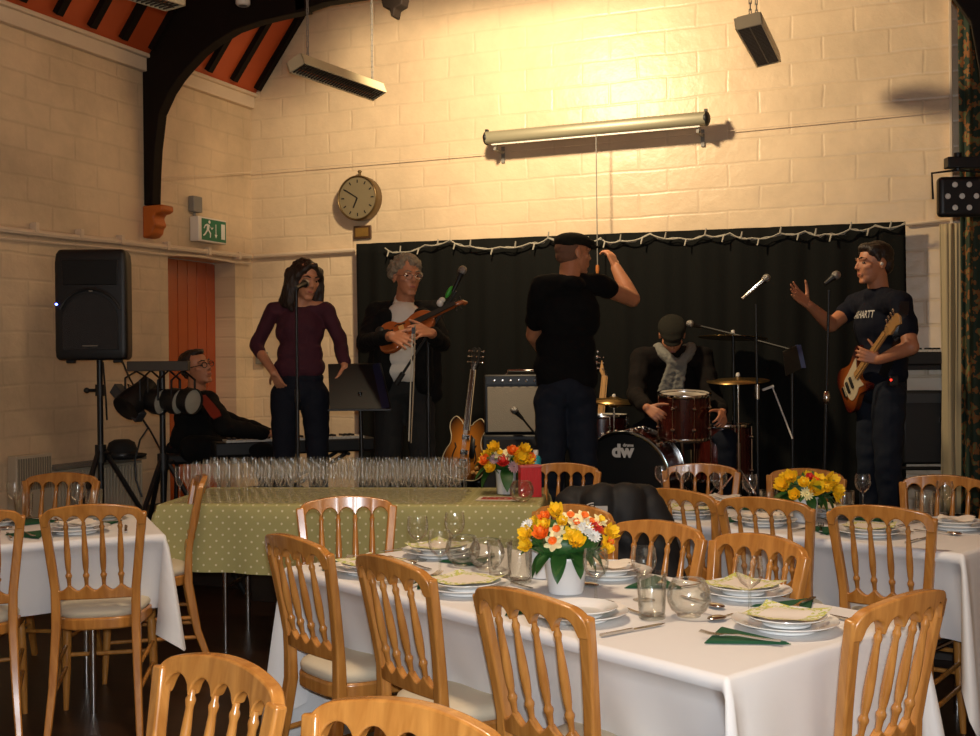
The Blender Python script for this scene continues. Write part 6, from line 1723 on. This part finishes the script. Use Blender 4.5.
b = MB(); b.ell((.088, .012, -.004), (.008, .012, .012), T, nu=10, nv=8); b.ell((-.088, .012, -.004), (.008, .012, .012), T, nu=10, nv=8)
b2 = MB(); b2.ell((.0895, .006, -.006), (.008, .010, .010), T, nu=10, nv=8); b2.build('earpiece', M['white'], body)
def f(b):
    b.ell((0, .030, .052), (.085, .098, .084), T); b.ell((0, .075, .0), (.068, .045, .07), T); b.ell((0, -.034, .094), (.060, .050, .032), T)
    for s in (-1, 1): b.ell((s * .060, -.012, .074), (.022, .045, .036), T)
    for s in (-1, 1): cap(b, T @ V((s * .074, -.01, .05)), T @ V((s * .078, -.002, .015)), .014, .010)
blob('short_hair', f, HAIR, body, .006, 3, lambda co, n: co + n * .003 * noise.noise(co * 55))
NAVY = mat('navy_tshirt', (.006, .0075, .015), .9, spec=.2, bump=.2, bscale=40, var=.2)
def f(b):
    q = Rz(R(-68))
    cap(b, shL, shR, .070); cap(b, neck + V((0, 0, -.03)), shL, .062, .066); cap(b, neck + V((0, 0, -.03)), shR, .062, .066); b.ell(neck + V((.005, 0, -.03)), (.10, .10, .052))
    b.ell(P(880, 326, 167), (.185, .128, .18), rot=q); b.ell(P(882, 360, 167), (.17, .135, .16), rot=q); b.ell(P(882, 376, 167), (.17, .135, .10), rot=q)
    cap(b, shL, shL.lerp(elL, .42), .066, .060); cap(b, shR, shR.lerp(elR, .62), .070, .064)
tee = blob('tshirt', f, NAVY, W, .008, 6, wrinkle(.010, 9))
def f(b):
    b.ell(P(882, 388, 167), (.16, .12, .10), rot=Rz(R(-68))); legs(b, (hpL, hpR), (knL, knR), (anL, anR), (.100, .080, .068))
blob('jeans', f, JEANS2, W, .009, 5, wrinkle(.010, 10))
for a in (anL, anR): shoe(W, (a.x + .04, a.y, 0), (a.x - .20, a.y - .05, 0), SHOE)
# lettering across the chest, laid on the cloth by dropping it onto the shirt
lt = text_mesh('CARHARTT', .062, mat('shirt_lettering', (.52, .50, .46), .7), W, Matrix.Identity(4), bold=.001, depth=.0)
from mathutils.bvhtree import BVHTree
bv = BVHTree.FromPolygons([v.co.copy() for v in tee.data.vertices], [tuple(p.vertices) for p in tee.data.polygons])
cc = P(863, 315, 167); dirn = V((.78, .62, 0)).normalized(); rt = V((dirn.y, -dirn.x, 0))
for v in lt.data.vertices:
    q = cc + rt * (v.co.x * .66) + V((0, 0, v.co.y)) - dirn * .6
    hit = bv.ray_cast(q, dirn)
    v.co = (hit[0] - dirn * .004) if hit[0] is not None else q + dirn * .5
lt.data.update()
b = MB(); b.box(P(893, 381, 174), (.05, .04, .06)); pk = b.build('belt_pack', M['black'], W, bevel=.005)
b = MB(); b.ell(P(891, 380, 178), (.006, .006, .006)); b.build('red_light', mat('red_led', (.8, .02, .01), .4, emit=(1, .02, .01), estr=4), pk)
# guitar strap: a band lying over the shoulder
sp = []
for u in range(15):
    u = u / 14; a_ = P(908, 298, 178).lerp(P(868, 372, 176), u); sp.append(a_)
b = MB(); pts = []
for q in sp:
    h = bv.find_nearest(q); pts.append(h[0] + h[1] * .006)
b.rod(pts, .05, .004, up=(-.3, -.9, .2)); b.build('guitar_strap', M['blackm'], W)
gA = o + Rz(CT) @ P(845, 397, 162); gB = o + Rz(CT) @ P(901, 316, 182)
g = thing('electric_guitar', 'sunburst electric guitar with pale maple neck worn by the man at right', 'guitar', tuple(gA), 0)
make_guitar(g, 'bass')
zax = (gB - gA).normalized(); fr = Rz(CT) @ V((-.9, -.42, .1)); yax = -(fr - zax * fr.dot(zax)).normalized(); xax = yax.cross(zax)
g.rotation_euler = Matrix((xax, yax, zax)).transposed().to_euler(); sc_ = (gB - gA).length / 1.06; g.scale = (sc_, sc_, sc_)

# ---- seated keyboard player
o = onfloor(196, 150, SZ)
W = thing('person', 'seated man with glasses, dark suit and red tie leaning back at the keyboard', 'person', tuple(o), CT)
T = HM(P(197, 368, 151), 62, -12, -8, 1.0)
shL, shR = P(188, 405, 145), P(208, 401, 158); elL, elR = P(236, 424, 143), P(224, 426, 163); wrL, wrR = P(270, 433, 146), P(266, 434, 158)
hpL, hpR = P(190, 449, 147), P(194, 449, 154); knL, knR = P(256, 446, 144), P(262, 452, 156); anL, anR = V((.50, .10, .09)), V((.52, -.12, .09))
neck = P(197, 393, 150)
def f(b):
    head_fill(b, T); cap(b, neck + V((0, 0, -.03)), T @ V((0, .02, -.05)), .062, .057); cap(b, shL, shR, .055)
    q = Rz(R(62))
    b.ell(P(198, 418, 150), (.15, .11, .16), rot=q); b.ell(P(194, 438, 150), (.15, .12, .13), rot=q)
    for s_, e_, w_ in ((shL, elL, wrL), (shR, elR, wrR)): cap(b, s_, e_, .048, .040); cap(b, e_, w_, .04, .028)
    legs(b, (hpL, hpR), (knL, knR), (anL, anR), (.08, .055, .04))
    hand(b, wrL, (.9, -.1, -.12), (0, .1, -1), 1, .45); hand(b, wrR, (.9, .0, -.12), (0, .1, -1), -1, .45)
    for a in (anL, anR): cap(b, a, V((a.x + .10, a.y, .03)), .035, .028)
body = blob('body', f, SKIN, W, .0055, 3); face_parts(body, T, HAIR); glasses(body, T, True)
def f(b):
    b.ell((0, .035, .052), (.082, .094, .078), T); b.ell((0, .075, .0), (.066, .04, .06), T); b.ell((0, -.03, .098), (.05, .05, .025), T)
    for s in (-1, 1): cap(b, T @ V((s * .074, -.005, .05)), T @ V((s * .078, .0, .005)), .014, .010)
blob('short_hair', f, HAIR, body, .006, 3, lambda co, n: co + n * .006 * noise.noise(co * 55))
def f(b):
    q = Rz(R(62))
    cap(b, shL, shR, .072); b.ell(P(198, 418, 150), (.185, .135, .18), rot=q); b.ell(P(195, 438, 150), (.18, .15, .15), rot=q); cap(b, neck + V((-.02, .02, -.06)), neck + V((-.015, .01, -.01)), .085, .07)
    for s_, e_, w_ in ((shL, elL, wrL), (shR, elR, wrR)): cap(b, s_, e_, .070, .060); cap(b, e_, e_.lerp(w_, .92), .058, .044)
sj = blob('jacket', f, BLK, W, .008, 6, wrinkle(.012, 9))
bv = BVHTree.FromPolygons([v.co.copy() for v in sj.data.vertices], [tuple(p.vertices) for p in sj.data.polygons])
b = MB(); pts = []
for k in range(9):
    q = P(205, 391, 170).lerp(P(224, 420, 172), k / 8); d = V((-.35, 1, 0)).normalized(); h = bv.ray_cast(q - d * .5, d)
    pts.append((h[0] - d * .012) if h[0] is not None else q + d * .25)
b.rod(pts, [.035] * 2 + [.045, .05, .055, .06, .062, .064, .05], .008, up=(.35, -1, .2)); b.build('tie', mat('red_tie', (.22, .02, .008), .6), W)
def f(b):
    b.ell(P(191, 449, 150), (.17, .15, .10)); legs(b, (hpL, hpR), (knL, knR), (anL, anR), (.095, .075, .06))
blob('trousers', f, BLK, W, .009, 5, wrinkle(.008, 10))
for a in (anL, anR): shoe(W, (a.x - .04, a.y, 0), (a.x + .20, a.y, 0), SHOE)
